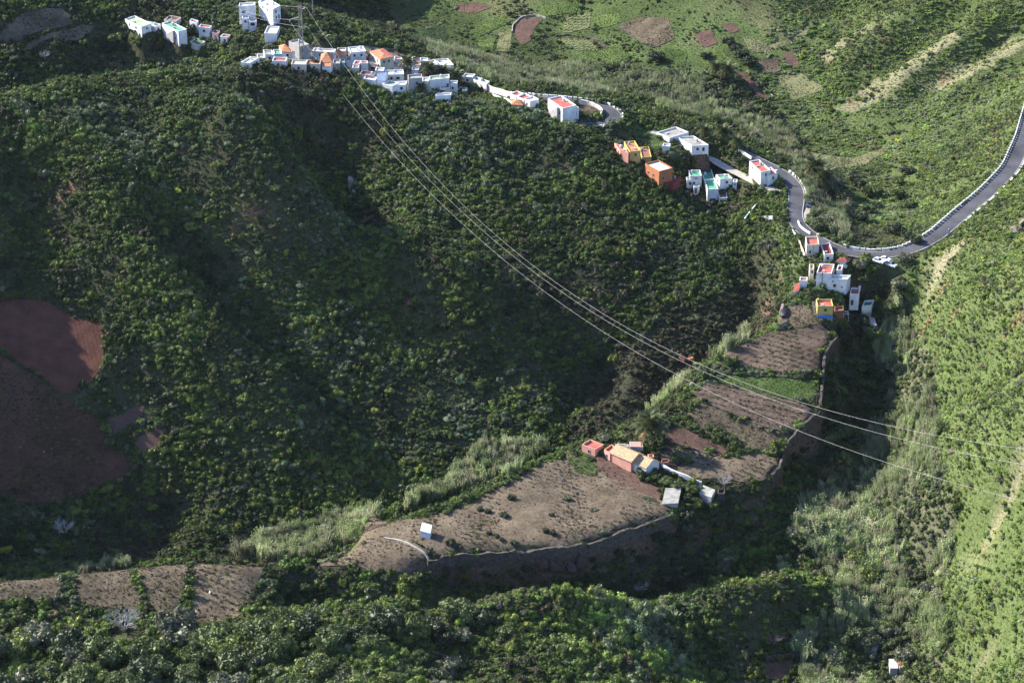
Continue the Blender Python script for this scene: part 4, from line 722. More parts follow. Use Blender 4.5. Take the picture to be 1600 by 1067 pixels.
# ------------------------------------------------------------------ cars
def car(label, body, front, rear, L_=4.2, Wd=1.75, H=1.5, van=False, z=None):
    a, b = gp(*front), gp(*rear); c = (a + b) / 2; rz = math.atan2(a[1] - b[1], a[0] - b[0]); zz = float(height(c[0], c[1])) + .12 if z is None else z; FOOT.append(np.array([c[:2] + np.array(q) for q in ((-2.6,-2.6),(2.6,-2.6),(2.6,2.6),(-2.6,2.6))]))
    r = empty('parked_car', (c[0], c[1], zz), label, 'car', 'cars parked by the road', rz)
    hw = Wd / 2; x = L_ / 2; prof = [(-x, .30), (-x, .95), (-x + .12, 1.02), (x * .42, 1.02), (x - .22, .92), (x, .74), (x, .30)]
    m = MB(); n = len(prof); ins = [(px, pz) for px, pz in prof]
    v = [(px, -hw, pz) for px, pz in prof] + [(px, hw, pz) for px, pz in prof]; m.add(v, [tuple(range(n)), tuple(range(2 * n - 1, n - 1, -1))] + [(i, n + i, n + (i + 1) % n, (i + 1) % n) for i in range(n)])
    xr = -x + (.05 if van else .25); xf = x * (.42 if van else .30); tr = xr + (.12 if van else .45); tf = xf - .75; hb = hw - .04; ht = hw - .20
    base = [(xr, -hb, .985), (xf, -hb, .985), (xf, hb, .985), (xr, hb, .985)]; top = [(tr, -ht, H), (tf, -ht, H), (tf, ht, H), (tr, ht, H)]; m.prism(base, top); bo = m.obj('body', body, r)
    bv = bo.modifiers.new('soft', 'BEVEL'); bv.width = .07; bv.segments = 2
    def pane(q, name):
        q = [np.array(p) for p in q]; cen = sum(q) / 4; nr = np.cross(q[1] - q[0], q[2] - q[0]); nr /= np.linalg.norm(nr); q = [cen + (p - cen) * .84 + nr * .012 for p in q]; m2 = MB(); m2.prism([p - nr * .02 for p in q], [p + nr * .006 for p in q]); m2.obj(name, GLASS, r)
    pane([base[1], base[2], top[2], top[1]], 'windscreen'); pane([base[3], base[0], top[0], top[3]], 'rear_window'); pane([base[0], base[1], top[1], top[0]], 'side_window'); pane([base[2], base[3], top[3], top[2]], 'side_window')
    for sx in (-1, 1):
        for sy in (-1, 1):
            m = MB(); m.tube([(sx * x * .62, sy * (hw - .17), .32), (sx * x * .62, sy * (hw + .02), .32)], .32, 12); t = m.obj('wheel', TYRE, r); m = MB(); m.tube([(sx * x * .62, sy * (hw + .02), .32), (sx * x * .62, sy * (hw + .035), .32)], .19, 8); m.obj('rim', STEEL, t)
    for sy in (-1, 1):
        m = MB(); m.box((x + .005, sy * (hw - .28), .66), (.05, .34, .15)); m.obj('headlight', AMBR, r); m = MB(); m.box((-x - .005, sy * (hw - .2), .78), (.05, .2, .2)); m.obj('tail_light', LAMP, r)
    m = MB(); m.box((x + .01, 0, .45), (.08, Wd * .9, .16)); m.obj('bumper', CARD, r); return r
car('white estate car parked nearest the road wall, left of the three', CARW, (1378.5,415.5), (1368,408.5), 4.3, 1.8, 1.6)
car('white car parked behind the other two beside the road', CARW, (1389,412), (1378.5,406.5), 3.9, 1.7, 1.45)
car('silver blue van-like car parked right of the two white cars', CARS, (1396,421.5), (1389,412.5), 4.3, 1.8, 1.75, True)
car('dark blue car parked on the concrete platform above the road bend', CARD, (1261.5,327), (1266,319.5), 4.0, 1.7, 1.5, z=zc + .01)
Pz = [gp(1364,404), gp(1398,402), gp(1408,424), gp(1393,434), gp(1372,424)]; m = MB(); k = MB()
pad = mesh_obj('parking_ground', [(p[0], p[1], float(height(p[0], p[1])) + .13) for p in Pz], [(0, 1, 2, 3, 4)][::1], soil('parking_dirt', (.12,.095,.07), (.24,.20,.16), .9, .4)); tag(pad, kind='structure'); FOOT.append(np.array(Pz)[:, :2])
# motorcycle with its rider on the road
mp = gp(1482,366); mr_ = math.atan2(*(RD[int(len(RD) * .33) - 3] - RD[int(len(RD) * .33) + 3])[[1, 0]]); mz = float(height(mp[0], mp[1])) + .22
mc = empty('motorcycle', (mp[0], mp[1], mz), 'blue motorcycle on the tarmac at the near edge of the curving road', 'motorcycle', None, mr_)
for sx in (-.7, .7):
    m = MB(); m.tube([(sx, -.07, .32), (sx, .07, .32)], .32, 14); wv_ = m.obj('wheel', TYRE, mc); m = MB(); m.tube([(sx, -.08, .32), (sx, .08, .32)], .17, 8); m.obj('rim', STEEL, wv_)
m = MB(); m.prism([(-.75,-.13,.62),(.35,-.16,.5),(.35,.16,.5),(-.75,.13,.62)], [(-.85,-.12,.86),(.45,-.2,1.0),(.45,.2,1.0),(-.85,.12,.86)]); m.obj('body', BLUE, mc)
m = MB(); m.tube([(.72,0,.32),(.45,0,1.08)], .06, 6); m.obj('fork', STEEL, mc); m = MB(); m.tube([(.42,-.36,1.1),(.46,0,1.12),(.42,.36,1.1)], .03, 6); m.obj('handlebar', STEEL, mc)
m = MB(); m.prism([(.5,-.22,.8),(.62,-.18,.8),(.62,.18,.8),(.5,.22,.8)], [(.4,-.16,1.32),(.45,-.14,1.32),(.45,.14,1.32),(.4,.16,1.32)]); m.obj('fairing', CARW, mc)
# rider: one continuous lofted figure (pelvis, torso, neck, head; arms and legs blended in), seated and reaching for the bars
pr = empty('person', (mp[0], mp[1], mz), 'rider in blue jacket and white helmet sitting on the blue motorcycle', 'person', None, mr_)
m = MB(); m.tube([(-.30,0,.80),(-.28,0,.92),(-.20,0,1.12),(-.10,0,1.32),(-.06,0,1.42),(-.04,0,1.50)], [.17,.19,.185,.20,.13,.07], 10)
for s in (-1, 1):
    m.tube([(-.10,s*.19,1.36),(.10,s*.30,1.18),(.40,s*.33,1.11)], [.075,.06,.045], 8); m.tube([(-.28,s*.12,.88),(.15,s*.22,.82),(-.02,s*.22,.42),(.12,s*.22,.36)], [.11,.095,.065,.05], 8)
    for kf in range(4): m.tube([(.40,s*(.29+.022*kf),1.11),(.455,s*(.29+.022*kf),1.125),(.46,s*(.29+.022*kf),1.075)], .012, 5)
    m.tube([(.39,s*.29,1.10),(.43,s*.27,1.08)], .013, 5)
m.tube([(-.02,0,1.48),(-.02,0,1.56),(-.02,0,1.66),(-.03,0,1.74)], [.07,.105,.11,.05], 10); m.obj('body', paint('blue_jacket', (.05,.08,.28)), pr)
m = MB(); m.tube([(-.02,0,1.56),(-.02,0,1.62),(-.02,0,1.70),(-.03,0,1.78),(-.03,0,1.82)], [.13,.145,.145,.10,.03], 12); m.obj('helmet', CARW, pr); m = MB(); m.box((.115,0,1.65), (.06,.20,.10)); m.obj('visor', GLASS, pr)

# ------------------------------------------------------------------ pylon, wires, poles
pb = gp(472,99); PX = empty('pylon', tuple(pb), 'rusty lattice power pylon standing among the village houses', 'pylon'); vt = 9.0
dd = ray(468., vt); tt = pb[1] / dd[1]; HT = float(CAMZ + dd[2] * tt - pb[2])
wB, wT = 1.9, .95
def leg_at(sx, sy, z): w_ = wB + (wT - wB) * z / HT; return (sx * w_ / 2, sy * w_ / 2, z)
for sx in (-1, 1):
    for sy in (-1, 1): m = MB(); m.tube([leg_at(sx, sy, -1), leg_at(sx, sy, HT)], .10, 5); m.obj('leg', RUST if False else STEEL, PX)
nz_ = 11
for i in range(nz_):
    z0, z1 = HT * i / nz_, HT * (i + 1) / nz_; m = MB()
    for (a, b) in (((-1,-1),(1,-1)), ((1,-1),(1,1)), ((1,1),(-1,1)), ((-1,1),(-1,-1))): s = 1 if i % 2 else 0; m.tube([leg_at(*(a if s else b), z0), leg_at(*(b if s else a), z1)], .05, 4); m.tube([leg_at(*a, z1 - .01), leg_at(*b, z1 - .01)], .06, 4)
    m.obj('brace', STEEL, PX)
def arm(du, v_):                                              # cross-arm tip at the sight line of a photograph pixel
    d = ray(468. + du, float(v_)); t = pb[1] / d[1]; return np.array([d[0] * t - pb[0], 0, CAMZ + d[2] * t - pb[2]])
ARMS = [arm(11.5, 11.5), arm(14, 43), arm(-15.5, 31)]
for tip in ARMS:
    sg = 1 if tip[0] > 0 else -1; m = MB(); z = tip[2]
    for sy in (-1, 1): p1 = leg_at(sg, sy, z); p2 = leg_at(sg, sy, z + (1.1 if z + 1.1 < HT else -1.1)); m.tube([p1, tip], .1, 4); m.tube([p2, tip], .1, 4)
    m.obj('cross_arm', STEEL, PX); m = MB(); m.tube([tip + [0, 0, 0], tip + [0, 0, -.25], tip + [.1, -.15, -.5], tip + [.2, -.3, -.8]], [.05, .16, .16, .05], 8); m.obj('insulator', paint('insulator', (.6,.58,.52), .3), PX)
WIRES = [('upper', ARMS[0], [(547,117),(645,239),(742,344),(900,462),(1020,531),(1175,600),(1339,651),(1600,704)]), ('middle', ARMS[1], [(531,119),(630,254),(724,359),(799,422),(900,486),(1020,556),(1132,604),(1279,650),(1339,667),(1473,695),(1600,716)]), ('lower', ARMS[2], [(506,111),(630,269),(720,359),(799,427),(900,499),(1020,576),(1121,624),(1245,677),(1280,688),(1453,738),(1600,771)])]
def wire_fit(A_, pix):                                        # far support (out of frame on the right) and sag that best explain the traced wire
    T = np.array(pix, float); t = np.linspace(0, 1, 200)
    def pts(p):
        d = ray(1720.0, p[0]); e = d * (p[1] / d[1]) + [0, 0, CAMZ]; P = A_ + (e - A_) * t[:, None]; P[:, 2] -= 4 * p[2] * t * (1 - t); return P
    def err(p):
        if not (380 < p[1] < 620 and p[2] > 1): return 1e9
        P = pts(p); u, v = project(P); o_ = np.argsort(u); e = np.interp(T[:, 0], u[o_], v[o_]) - T[:, 1]
        g_ = np.clip(height(P[3:-8, 0], P[3:-8, 1]) + 1.5 - P[3:-8, 2], 0, None); return (e ** 2).sum() + 40 * (g_ ** 2).sum()
    p = np.array([T[-1, 1] + 30, 500.0, 15.0]); e0 = err(p); rw = np.random.default_rng(3)
    for it in range(2000):
        q_ = p + rw.normal(size=3) * np.array([30, 40, 8]) * .997 ** it; e1 = err(q_)
        if e1 < e0: p, e0 = q_, e1
    return pts(p)
for nm, tip, pix in WIRES:
    A_ = tip + pb + np.array([.2, -.3, -.8]); P = wire_fit(A_, pix)[::2]
    m = MB(); m.tube(P - A_, .023, 5); o = m.obj('power_line', WIREM); o.location = A_; tag(o, {'upper': 'power line from the top arm of the pylon, uppermost of the three crossing the valley', 'middle': 'power line from the right arm of the pylon, between the other two', 'lower': 'power line from the left arm of the pylon, lowest of the three crossing the valley'}[nm], 'power line')
for (u, v), tip, lb in (((360,-3), ARMS[0], 'thin cable leaving the pylon top towards the upper left corner'), ((375,16), ARMS[2], 'thin cable from the left pylon arm to the white blocks'), ((385,24), ARMS[1], 'thin cable behind the pylon dipping to the white blocks')):
    A_ = tip + pb; d = ray(float(u), float(v)); e = d * ((pb[1] + 35) / d[1]) + [0, 0, CAMZ]; t = np.linspace(0, 1, 24); P = A_ + (e - A_) * t[:, None]; P[:, 2] -= 4 * .8 * t * (1 - t); m = MB(); m.tube(P - A_, .03, 4); o = m.obj('cable', WIREM); o.location = A_; tag(o, lb, 'cable')
def pole(label, ub, vb, vt, r=.12, m=POLEM, lamp=False, bar=True):
    b = gp(ub, vb); d = ray(float(ub), float(vt)); h = CAMZ + d[2] * b[1] / d[1] - b[2]; rt = empty('lamp_post' if lamp else 'utility_pole', tuple(b), label, 'lamp post' if lamp else 'utility pole')
    k = MB(); k.tube([(0, 0, -.5), (0, 0, h)], [r, r * .75], 8); k.obj('post', m, rt)
    if lamp: k = MB(); k.tube([(0, 0, h - .1), (.5, -.3, h + .1), (1.0, -.6, h + .1)], .05, 6); k.obj('arm', m, rt); k = MB(); k.box((1.15, -.7, h + .1), (.6, .25, .14), -.5); k.obj('lamp_head', STEEL, rt)
    elif bar: k = MB(); k.box((0, 0, h - .5), (1.2, .1, .12)); k.obj('crossbar', m, rt); k = MB(); [k.tube([(x, 0, h - .44), (x, 0, h - .22)], .05, 6) for x in (-.5, 0, .5)]; k.obj('insulator', KERBM, rt)
pole('dark pole in front of the grey white house at the top of the spur', 1269.5, 409, 383)
pole('dark pole standing against the front of the big white spur house', 1284, 448, 425)
pole('pale lamp post beside the shadowed road bend', 1235.5, 359, 335, .10, STEEL, True)
pole('pole at the end of the concrete lane, left of the road bend', 1210, 316, 293); pole('pole just below the end of the concrete lane', 1221, 323, 309); pole('pole among trees left of the lamp post', 1222, 346, 330, .1)
pole('pole at the right end of the brown strip below the green band', 1274.5, 650, 614); pole('pole in the middle of the weedy terrace above the bare grey tree', 1223.5, 679, 652)
pole('pole on the topmost terrace field below the yellow house', 1248.5, 505, 482); pole('pole just right of the yellow house garden', 1304, 531, 502)
pole('pole on the green hillside between the middle and lower power lines', 1470, 721, 694); pole('pole on the green hillside below the lowest power line', 1465.5, 795, 769)
pole('pole in shrubs below the long green roofed house', 1158, 306, 286, .1); pole('white pole trunk at the top edge right of the pylon', 489, 23, -6, .2, STEEL, False, False)

# ------------------------------------------------------------------ rocks and small things
def rock(label, u, v, sx, sy, sz, m=ROCK, lift=0.0, name='boulder', cat='rock', seed=0):
    import bmesh
    b = gp(u, v); bm = bmesh.new(); bmesh.ops.create_icosphere(bm, subdivisions=3, radius=1.0); r_ = np.random.default_rng(seed + int(u * 7 + v))
    pl = [(r_.normal(size=3), r_.uniform(.42, .85)) for _ in range(16)]; pl = [(q / np.linalg.norm(q), d) for q, d in pl]
    for vv in bm.verts:
        p = np.array(vv.co)
        for q, d in pl:
            k = p @ q - d
            if k > 0: p = p - q * k
        vv.co = p * np.array([sx, sy, sz])
    me = bpy.data.meshes.new(name); bm.to_mesh(me); bm.free(); me.materials.append(m); o = bpy.data.objects.new(name, me); COL.objects.link(o); o.location = (b[0], b[1], b[2] + sz * .35 + lift); o.rotation_euler = (0, 0, r_.uniform(0, 6)); return tag(o, label, cat)
rock('long pale rock outcrop on the left edge of the topmost terrace', 1222, 490, 1.8, 5.0, 2.2); rock('smaller pale rock below the long outcrop left of the topmost terrace', 1226, 512, 1.2, 3, 1.6)
rock('rusty orange earth lump on the gully edge, left one of two', 1066, 562, 2.4, 2.0, 1.8, RUST); rock('rusty orange earth lump on the gully edge, right one of two', 1077, 565, 1.9, 1.8, 1.8, RUST)
rock('rust coloured bare rock above the reeds in the right hand valley', 1237, 228, 2.2, 2, 2.2, RUST); rock('pale rounded boulder at the bottom edge near the lower right sheds', 1363, 1066, 1.6, 1.5, 1.6, CONC)
rock('tall grey rock face in the dark gully of the large hill', 549, 292, 1.5, 1.5, 3.6); rock('grey rock below the tall rock face in the dark gully', 553, 306, 1.2, 1.2, 2.4)
rock('grey rock among shrubs above the brown gully slope', 1057, 462, 1.5, 1.5, 2.2); rock('white rock beside the reeds on the terrace edge', 1081, 603, 1.2, 1, 1.0, CONC); rock('pale rock on the slope edge left of the strip below the green band', 1098, 588, 1, .9, .9, CONC)
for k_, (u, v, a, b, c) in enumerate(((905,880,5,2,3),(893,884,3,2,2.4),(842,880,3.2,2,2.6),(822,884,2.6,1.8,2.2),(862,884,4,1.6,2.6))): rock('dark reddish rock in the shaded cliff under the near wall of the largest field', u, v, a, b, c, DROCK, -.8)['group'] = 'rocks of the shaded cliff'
rock('brown crag on the far right slope above the road cutting', 1585, 362, 3.0, 2.5, 2.2, ROCK); rock('brown rock by the right edge below the road cutting', 1597, 352, 2, 2, 2, ROCK)
rock('white sack lying on the lower left brown field', 328, 926, .8, .5, .45, WHITE, 0, 'sack', 'sack'); rock('white sack lying on the shadowed weedy field at the left', 68, 706, .6, .45, .4, WHITE, 0, 'sack', 'sack'); rock('pale stone pile at the corner of the leftmost lower fields', 92, 906, 1.0, .8, .7, CONC); rock('pale stones at the corner of the top left field', 141, 38, 1.6, .6, .5, CONC)
YH = next(H_ for H_ in HOUSES if H_[1].startswith('yellow house with red roof'))[2][0]['P']; yn = np.cross(YH[1] - YH[0], [0, 0, 1.0]); yn /= np.linalg.norm(yn); b0, b1 = (np.r_[(q_ + yn * .9)[:2], YH[0][2] - 4.6] for q_ in YH[:2]); m = MB(); e = b1 - b0
for i in range(5): c = b0 + e * (i + .5) / 5 - b0; m.box((c[0], c[1] - .1, 1.0 + .08 * (i % 2)), (np.linalg.norm(e) / 5 - .05, .12, 1.1), math.atan2(e[1], e[0]))
tp = empty('tarpaulin', tuple(b0), 'bright blue tarpaulin screen below the yellow spur house', 'tarpaulin'); m.obj('sheet', BLUE, tp); m = MB()
for i in range(6): c = e * i / 5; m.box((c[0], c[1] + .05, .7), (.09, .09, 1.9))
m.obj('post', POLEM, tp)
pg = gp(1318, 500); per = empty('pergola', tuple(pg), 'pale framed pergola on the patio right of the yellow house', 'pergola')
for i in range(3):
    for j in range(2): m = MB(); m.box((i * 1.6 - 1.6, j * 2.2, .8), (.14, .14, 2.6)); m.obj('post', WHITE, per)
for j in range(2): m = MB(); m.box((0, j * 2.2, 2.18), (3.6, .14, .14)); m.obj('beam', WHITE, per)
for i in range(5): m = MB(); m.box((i * .8 - 1.6, 1.1, 2.31), (.1, 2.7, .1)); m.obj('slat', WHITE, per)
tk = gp(1366, 1024); m = MB(); m.tube([(0,0,0),(0,0,1.3),(0,0,1.45),(0,0,1.5)], [.6,.6,.4,.15], 14); o = m.obj('water_tank', WHITE); o.location = tk; tag(o, 'small white water tank left of the grey roofed hut', 'water tank')

# ------------------------------------------------------------------ foliage pieces
def rot_rand(r_, k):
    q_ = r_.normal(size=(k, 4)); q_ /= np.linalg.norm(q_, axis=1)[:, None]; a, b, c, d = q_.T
    return np.stack([np.stack([1-2*(c*c+d*d), 2*(b*c-a*d), 2*(b*d+a*c)], 1), np.stack([2*(b*c+a*d), 1-2*(b*b+d*d), 2*(c*d-a*b)], 1), np.stack([2*(b*d-a*c), 2*(c*d+a*b), 1-2*(b*b+c*c)], 1)], 1)
QUAD = np.array([[-.5, 0, 0], [0, -.32, .06], [.5, 0, 0], [0, .32, .06]])
def leaves(P, Nr, size, r_, tilt=.75):                        # one small leaf spray per point, facing roughly along Nr
    k = len(P); t = r_.normal(size=(k, 3)); n_ = Nr + tilt * r_.normal(size=(k, 3)); n_ /= np.linalg.norm(n_, axis=1)[:, None]
    a = np.cross(n_, t); a /= np.linalg.norm(a, axis=1)[:, None]; b = np.cross(n_, a); s = size * r_.uniform(.65, 1.35, k)
    V = P[:, None, :] + s[:, None, None] * (QUAD[None, :, 0:1] * a[:, None] + QUAD[None, :, 1:2] * b[:, None] + QUAD[None, :, 2:3] * n_[:, None])
    return V.reshape(-1, 3), np.arange(4 * k).reshape(k, 4)
ICO_V = np.array([[0,0,-1],[.7236,-.5257,-.4472],[-.2764,-.8506,-.4472],[-.8944,0,-.4472],[-.2764,.8506,-.4472],[.7236,.5257,-.4472],[.2764,-.8506,.4472],[-.7236,-.5257,.4472],[-.7236,.5257,.4472],[.2764,.8506,.4472],[.8944,0,.4472],[0,0,1]])
ICO_F = np.array([(0,2,1),(0,3,2),(0,4,3),(0,5,4),(0,1,5),(1,2,6),(2,3,7),(3,4,8),(4,5,9),(5,1,10),(6,2,7),(7,3,8),(8,4,9),(9,5,10),(10,1,6),(6,7,11),(7,8,11),(8,9,11),(9,10,11),(10,6,11)])
def crown(seed, lobes, per, size, flat=.8, spread=.62, lob=(.30, .52), zc=.45, core=True):
    r_ = np.random.default_rng(seed); V = []; Fq = []; n0 = 0
    for i in range(lobes):
        a = r_.uniform(0, 2 * math.pi); rr = spread * math.sqrt(r_.uniform(0, 1)); c = np.array([rr * math.cos(a), rr * math.sin(a), zc + (r_.uniform(-.35, .45) * (1 - .6 * rr)) * flat]); R_ = r_.uniform(*lob)
        d = r_.normal(size=(per, 3)); d[:, 2] = np.abs(d[:, 2]) * 1.1 - .25; d /= np.linalg.norm(d, axis=1)[:, None]
        P = c + d * np.array([1, 1, flat]) * R_ * r_.uniform(.78, 1.08, (per, 1)); v, f = leaves(P, d, size, r_); V.append(v); Fq.append(f + n0); n0 += len(v)
        if core: cv = c + ICO_V * np.array([1, 1, flat]) * R_ * .74; V.append(cv); Fq.append(ICO_F + n0); n0 += 12
    return np.vstack(V), [tuple(t) for f in Fq for t in f]
def cane(seed, k=26):                                         # a clump of giant cane: arching stems with drooping blades
    r_ = np.random.default_rng(seed); m = MB()
    for i in range(k):
        a = r_.uniform(0, 6.28); rr = .34 * math.sqrt(r_.uniform()); b = np.array([rr * math.cos(a), rr * math.sin(a), 0]); ln = r_.normal(size=2) * .16; h = r_.uniform(.65, 1.05)
        ax = r_.uniform(0, 6.28); wx = np.array([math.cos(ax), math.sin(ax), 0]) * .026; top = b + np.array([ln[0], ln[1], h]); mid = b + (top - b) * .55 + [0, 0, .03]
        m.add([b - wx, b + wx, mid + wx * 1.6, mid - wx * 1.6, top], [(0, 1, 2, 3), (3, 2, 4)])
        for j in range(4):
            s = .35 + .17 * j; p = b + (top - b) * s; aa = r_.uniform(0, 6.28); d = np.array([math.cos(aa), math.sin(aa), .55]) * r_.uniform(.13, .22); wd = np.array([-math.sin(aa), math.cos(aa), 0]) * .030; m.add([p, p + d * .55 + wd, p + d + [0, 0, -.06], p + d * .55 - wd], [(0, 1, 2, 3)])
    return m.v, m.f
def rosette(seed, k=22):                                      # agave or aeonium rosette
    r_ = np.random.default_rng(seed); m = MB()
    for i in range(k):
        a = i * 2.4; el = r_.uniform(.25, 1.2); d = np.array([math.cos(a) * math.cos(el), math.sin(a) * math.cos(el), math.sin(el)]); wd = np.array([-math.sin(a), math.cos(a), 0]) * .09; L_ = r_.uniform(.7, 1); m.add([wd * .6, d * L_ * .5 + wd, d * L_, d * L_ * .5 - wd, -wd * .6], [(0, 1, 2, 3, 4)])
    return m.v, m.f
def twigs(seed, k=60, up=.8):                                 # bare branches
    r_ = np.random.default_rng(seed); m = MB()
    def grow(p, d, L_, r, dep):
        q_ = p + d * L_; m.tube([p, q_], [r, r * .6], 4 if dep < 2 else 3, False)
        if dep < 4:
            for _ in range(3 if dep < 3 else 2): nd = d + r_.normal(size=3) * .48; nd[2] = abs(nd[2]) * .8 + .1; grow(p + d * L_ * r_.uniform(.55, 1), nd / np.linalg.norm(nd), L_ * r_.uniform(.55, .8), r * .55, dep + 1)
    for i in range(7): a = i * .9; d = np.array([math.cos(a) * .7, math.sin(a) * .7, up]); grow(np.zeros(3), d / np.linalg.norm(d), .36, .030, 0)
    return m.v, m.f
LEAF_A = leafmat('shrub_leaf', attr=True, transl=.22, rough=.5, var=.5); CANE_A = leafmat('cane_leaf', attr=True, transl=.3, rough=.55, var=.35)
def proto(name, vf, m):
    o = mesh_obj(name, vf[0], vf[1], m, link=False); return o
PROTO = []
for i in range(6): PROTO.append(('shrub', crown(100 + i, 7 + i % 3, 26, .25 + .03 * (i % 3), .85, .60, (.30, .50), .38), LEAF_A))          # 0-5 rounded shrubs
for i in range(3): PROTO.append(('low_shrub', crown(200 + i, 8, 14, .26, .55, .72, (.22, .38), .16), LEAF_A))                            # 6-8 low spreading shrubs
for i in range(4): PROTO.append(('cane_clump', cane(300 + i), CANE_A))                                                                   # 9-12
for i in range(2): PROTO.append(('agave', rosette(400 + i), LEAF_A))                                                                     # 13-14
for i in range(3): PROTO.append(('big_shrub', crown(500 + i, 12, 42, .17, .85, .66, (.24, .42), .42), LEAF_A))                            # 15-17 finer, for large bushes
for i in range(2): PROTO.append(('dry_shrub', twigs(600 + i), CANE_A))                                                                    # 18-19
for i in range(2):                                                                                                                        # 20-21 grass tufts
    r_ = np.random.default_rng(700 + i); m = MB()
    for k in range(16):
        a = r_.uniform(0, 6.28); d = np.array([math.cos(a) * r_.uniform(.2, .9), math.sin(a) * r_.uniform(.2, .9), r_.uniform(.4, 1)]); wd = np.array([-math.sin(a), math.cos(a), 0]) * .09; b_ = r_.normal(size=3) * [.25, .25, 0]; m.add([b_ - wd, b_ + wd, b_ + d], [(0, 1, 2)])
    PROTO.append(('grass_tuft', (m.v, m.f), CANE_A))
PCOL = bpy.data.collections.new('plant_pieces')
for i, (nm, vf, m_) in enumerate(PROTO): o = proto('p%02d_%s' % (i, nm), vf, m_); PCOL.objects.link(o)
def gn_tree():
    ng = bpy.data.node_groups.new('plant_scatter', 'GeometryNodeTree'); ng.interface.new_socket('Geometry', in_out='INPUT', socket_type='NodeSocketGeometry'); ng.interface.new_socket('Geometry', in_out='OUTPUT', socket_type='NodeSocketGeometry')
    N = ng.nodes; L = ng.links; i_ = N.new('NodeGroupInput'); o_ = N.new('NodeGroupOutput'); ip = N.new('GeometryNodeInstanceOnPoints'); ci = N.new('GeometryNodeCollectionInfo')
    ci.inputs['Collection'].default_value = PCOL; ci.inputs['Separate Children'].default_value = True; ci.inputs['Reset Children'].default_value = True
    def na(nm, ty): a = N.new('GeometryNodeInputNamedAttribute'); a.data_type = ty; a.inputs['Name'].default_value = nm; return next(s for s in a.outputs if s.enabled and s.name == 'Attribute')
    L.new(i_.outputs[0], ip.inputs['Points']); L.new(ci.outputs[0], ip.inputs['Instance']); ip.inputs['Pick Instance'].default_value = True
    L.new(na('idx', 'INT'), ip.inputs['Instance Index']); er = N.new('FunctionNodeEulerToRotation'); L.new(na('rot', 'FLOAT_VECTOR'), er.inputs[0]); L.new(er.outputs[0], ip.inputs['Rotation']); L.new(na('scl', 'FLOAT_VECTOR'), ip.inputs['Scale']); L.new(ip.outputs[0], o_.inputs[0])
    return ng
NG = gn_tree()
def scatter(name, P, scl, rot, idx, tint):
    if len(P) == 0: return
    me = bpy.data.meshes.new(name); me.vertices.add(len(P)); me.vertices.foreach_set('co', P.astype(np.float32).ravel())
    for nm, ty, key, d in (('scl', 'FLOAT_VECTOR', 'vector', scl), ('rot', 'FLOAT_VECTOR', 'vector', rot), ('tint', 'FLOAT_VECTOR', 'vector', tint)): a = me.attributes.new(nm, ty, 'POINT'); a.data.foreach_set(key, np.asarray(d, np.float32).ravel())
    a = me.attributes.new('idx', 'INT', 'POINT'); a.data.foreach_set('value', np.asarray(idx, np.int32)); o = bpy.data.objects.new(name, me); COL.objects.link(o); md = o.modifiers.new('plants', 'NODES'); md.node_group = NG; tag(o, kind='stuff'); return o

# ------------------------------------------------------------------ wild cover
BARE_AT = gp(195, 992)
def clear_of(x, y, fields=True, roadgap=3.3):
    k = np.ones(len(x), bool)
    for Lr, g_ in ((RD, roadgap), (HP, roadgap), (LN, roadgap - .9)): k &= seg_dist(x, y, Lr[::2])[0] > g_
    for Lq, gq in PATHS: k &= seg_dist(x, y, Lq)[0] > (gq if fields else .4)
    for P in FOOT:
        c = P.mean(0); m = (np.abs(x - c[0]) < 25) & (np.abs(y - c[1]) < 25); kk = np.ones(len(x), bool); kk[m] = ~inpoly(x[m], y[m], c + (P - c) * 1.08) ; k &= kk
    if fields:
        for _, P in FW:
            lo = P.min(0) - 1; hi = P.max(0) + 1; m = (x > lo[0]) & (x < hi[0]) & (y > lo[1]) & (y < hi[1]); kk = np.ones(len(x), bool); kk[m] = ~inpoly(x[m], y[m], P); k &= kk
    return k
def jgrid(sp, x0, x1, y0, y1):
    X, Y = np.meshgrid(np.arange(x0, x1, sp), np.arange(y0, y1, sp)); X = X.ravel() + rng.uniform(-.5, .5, X.size) * sp; Y = Y.ravel() + rng.uniform(-.5, .5, Y.size) * sp; return X, Y
def visible_wedge(x, y, z, m=380): u, v = project(np.stack([x, y, z], 1)); return (u > -m) & (u < 1600 + m) & (v > -110) & (v < 1067 + 160)
def pick(c, x): return np.array(c)[x]
SPEC = {  # zone: name, spacing, radius median, radius spread, height ratio, keep, colours, weights
 0: ('hillside_shrubs', 1.08, .92, .48, .95), 1: ('slope_shrubs', .95, .82, .42, .58), 5: ('valley_shrubs', 1.9, .75, .35, .75), 6: ('gully_shrubs', 1.3, .85, .4, .85), 7: ('cliff_shrubs', 1.35, 1.2, .40, .95), 8: ('foreground_shrubs', 1.3, 1.15, .42, .95), 9: ('terrace_edge_shrubs', 1.35, .95, .3, .9), 10: ('village_shrubs', 2.6, .7, .35, .9)}
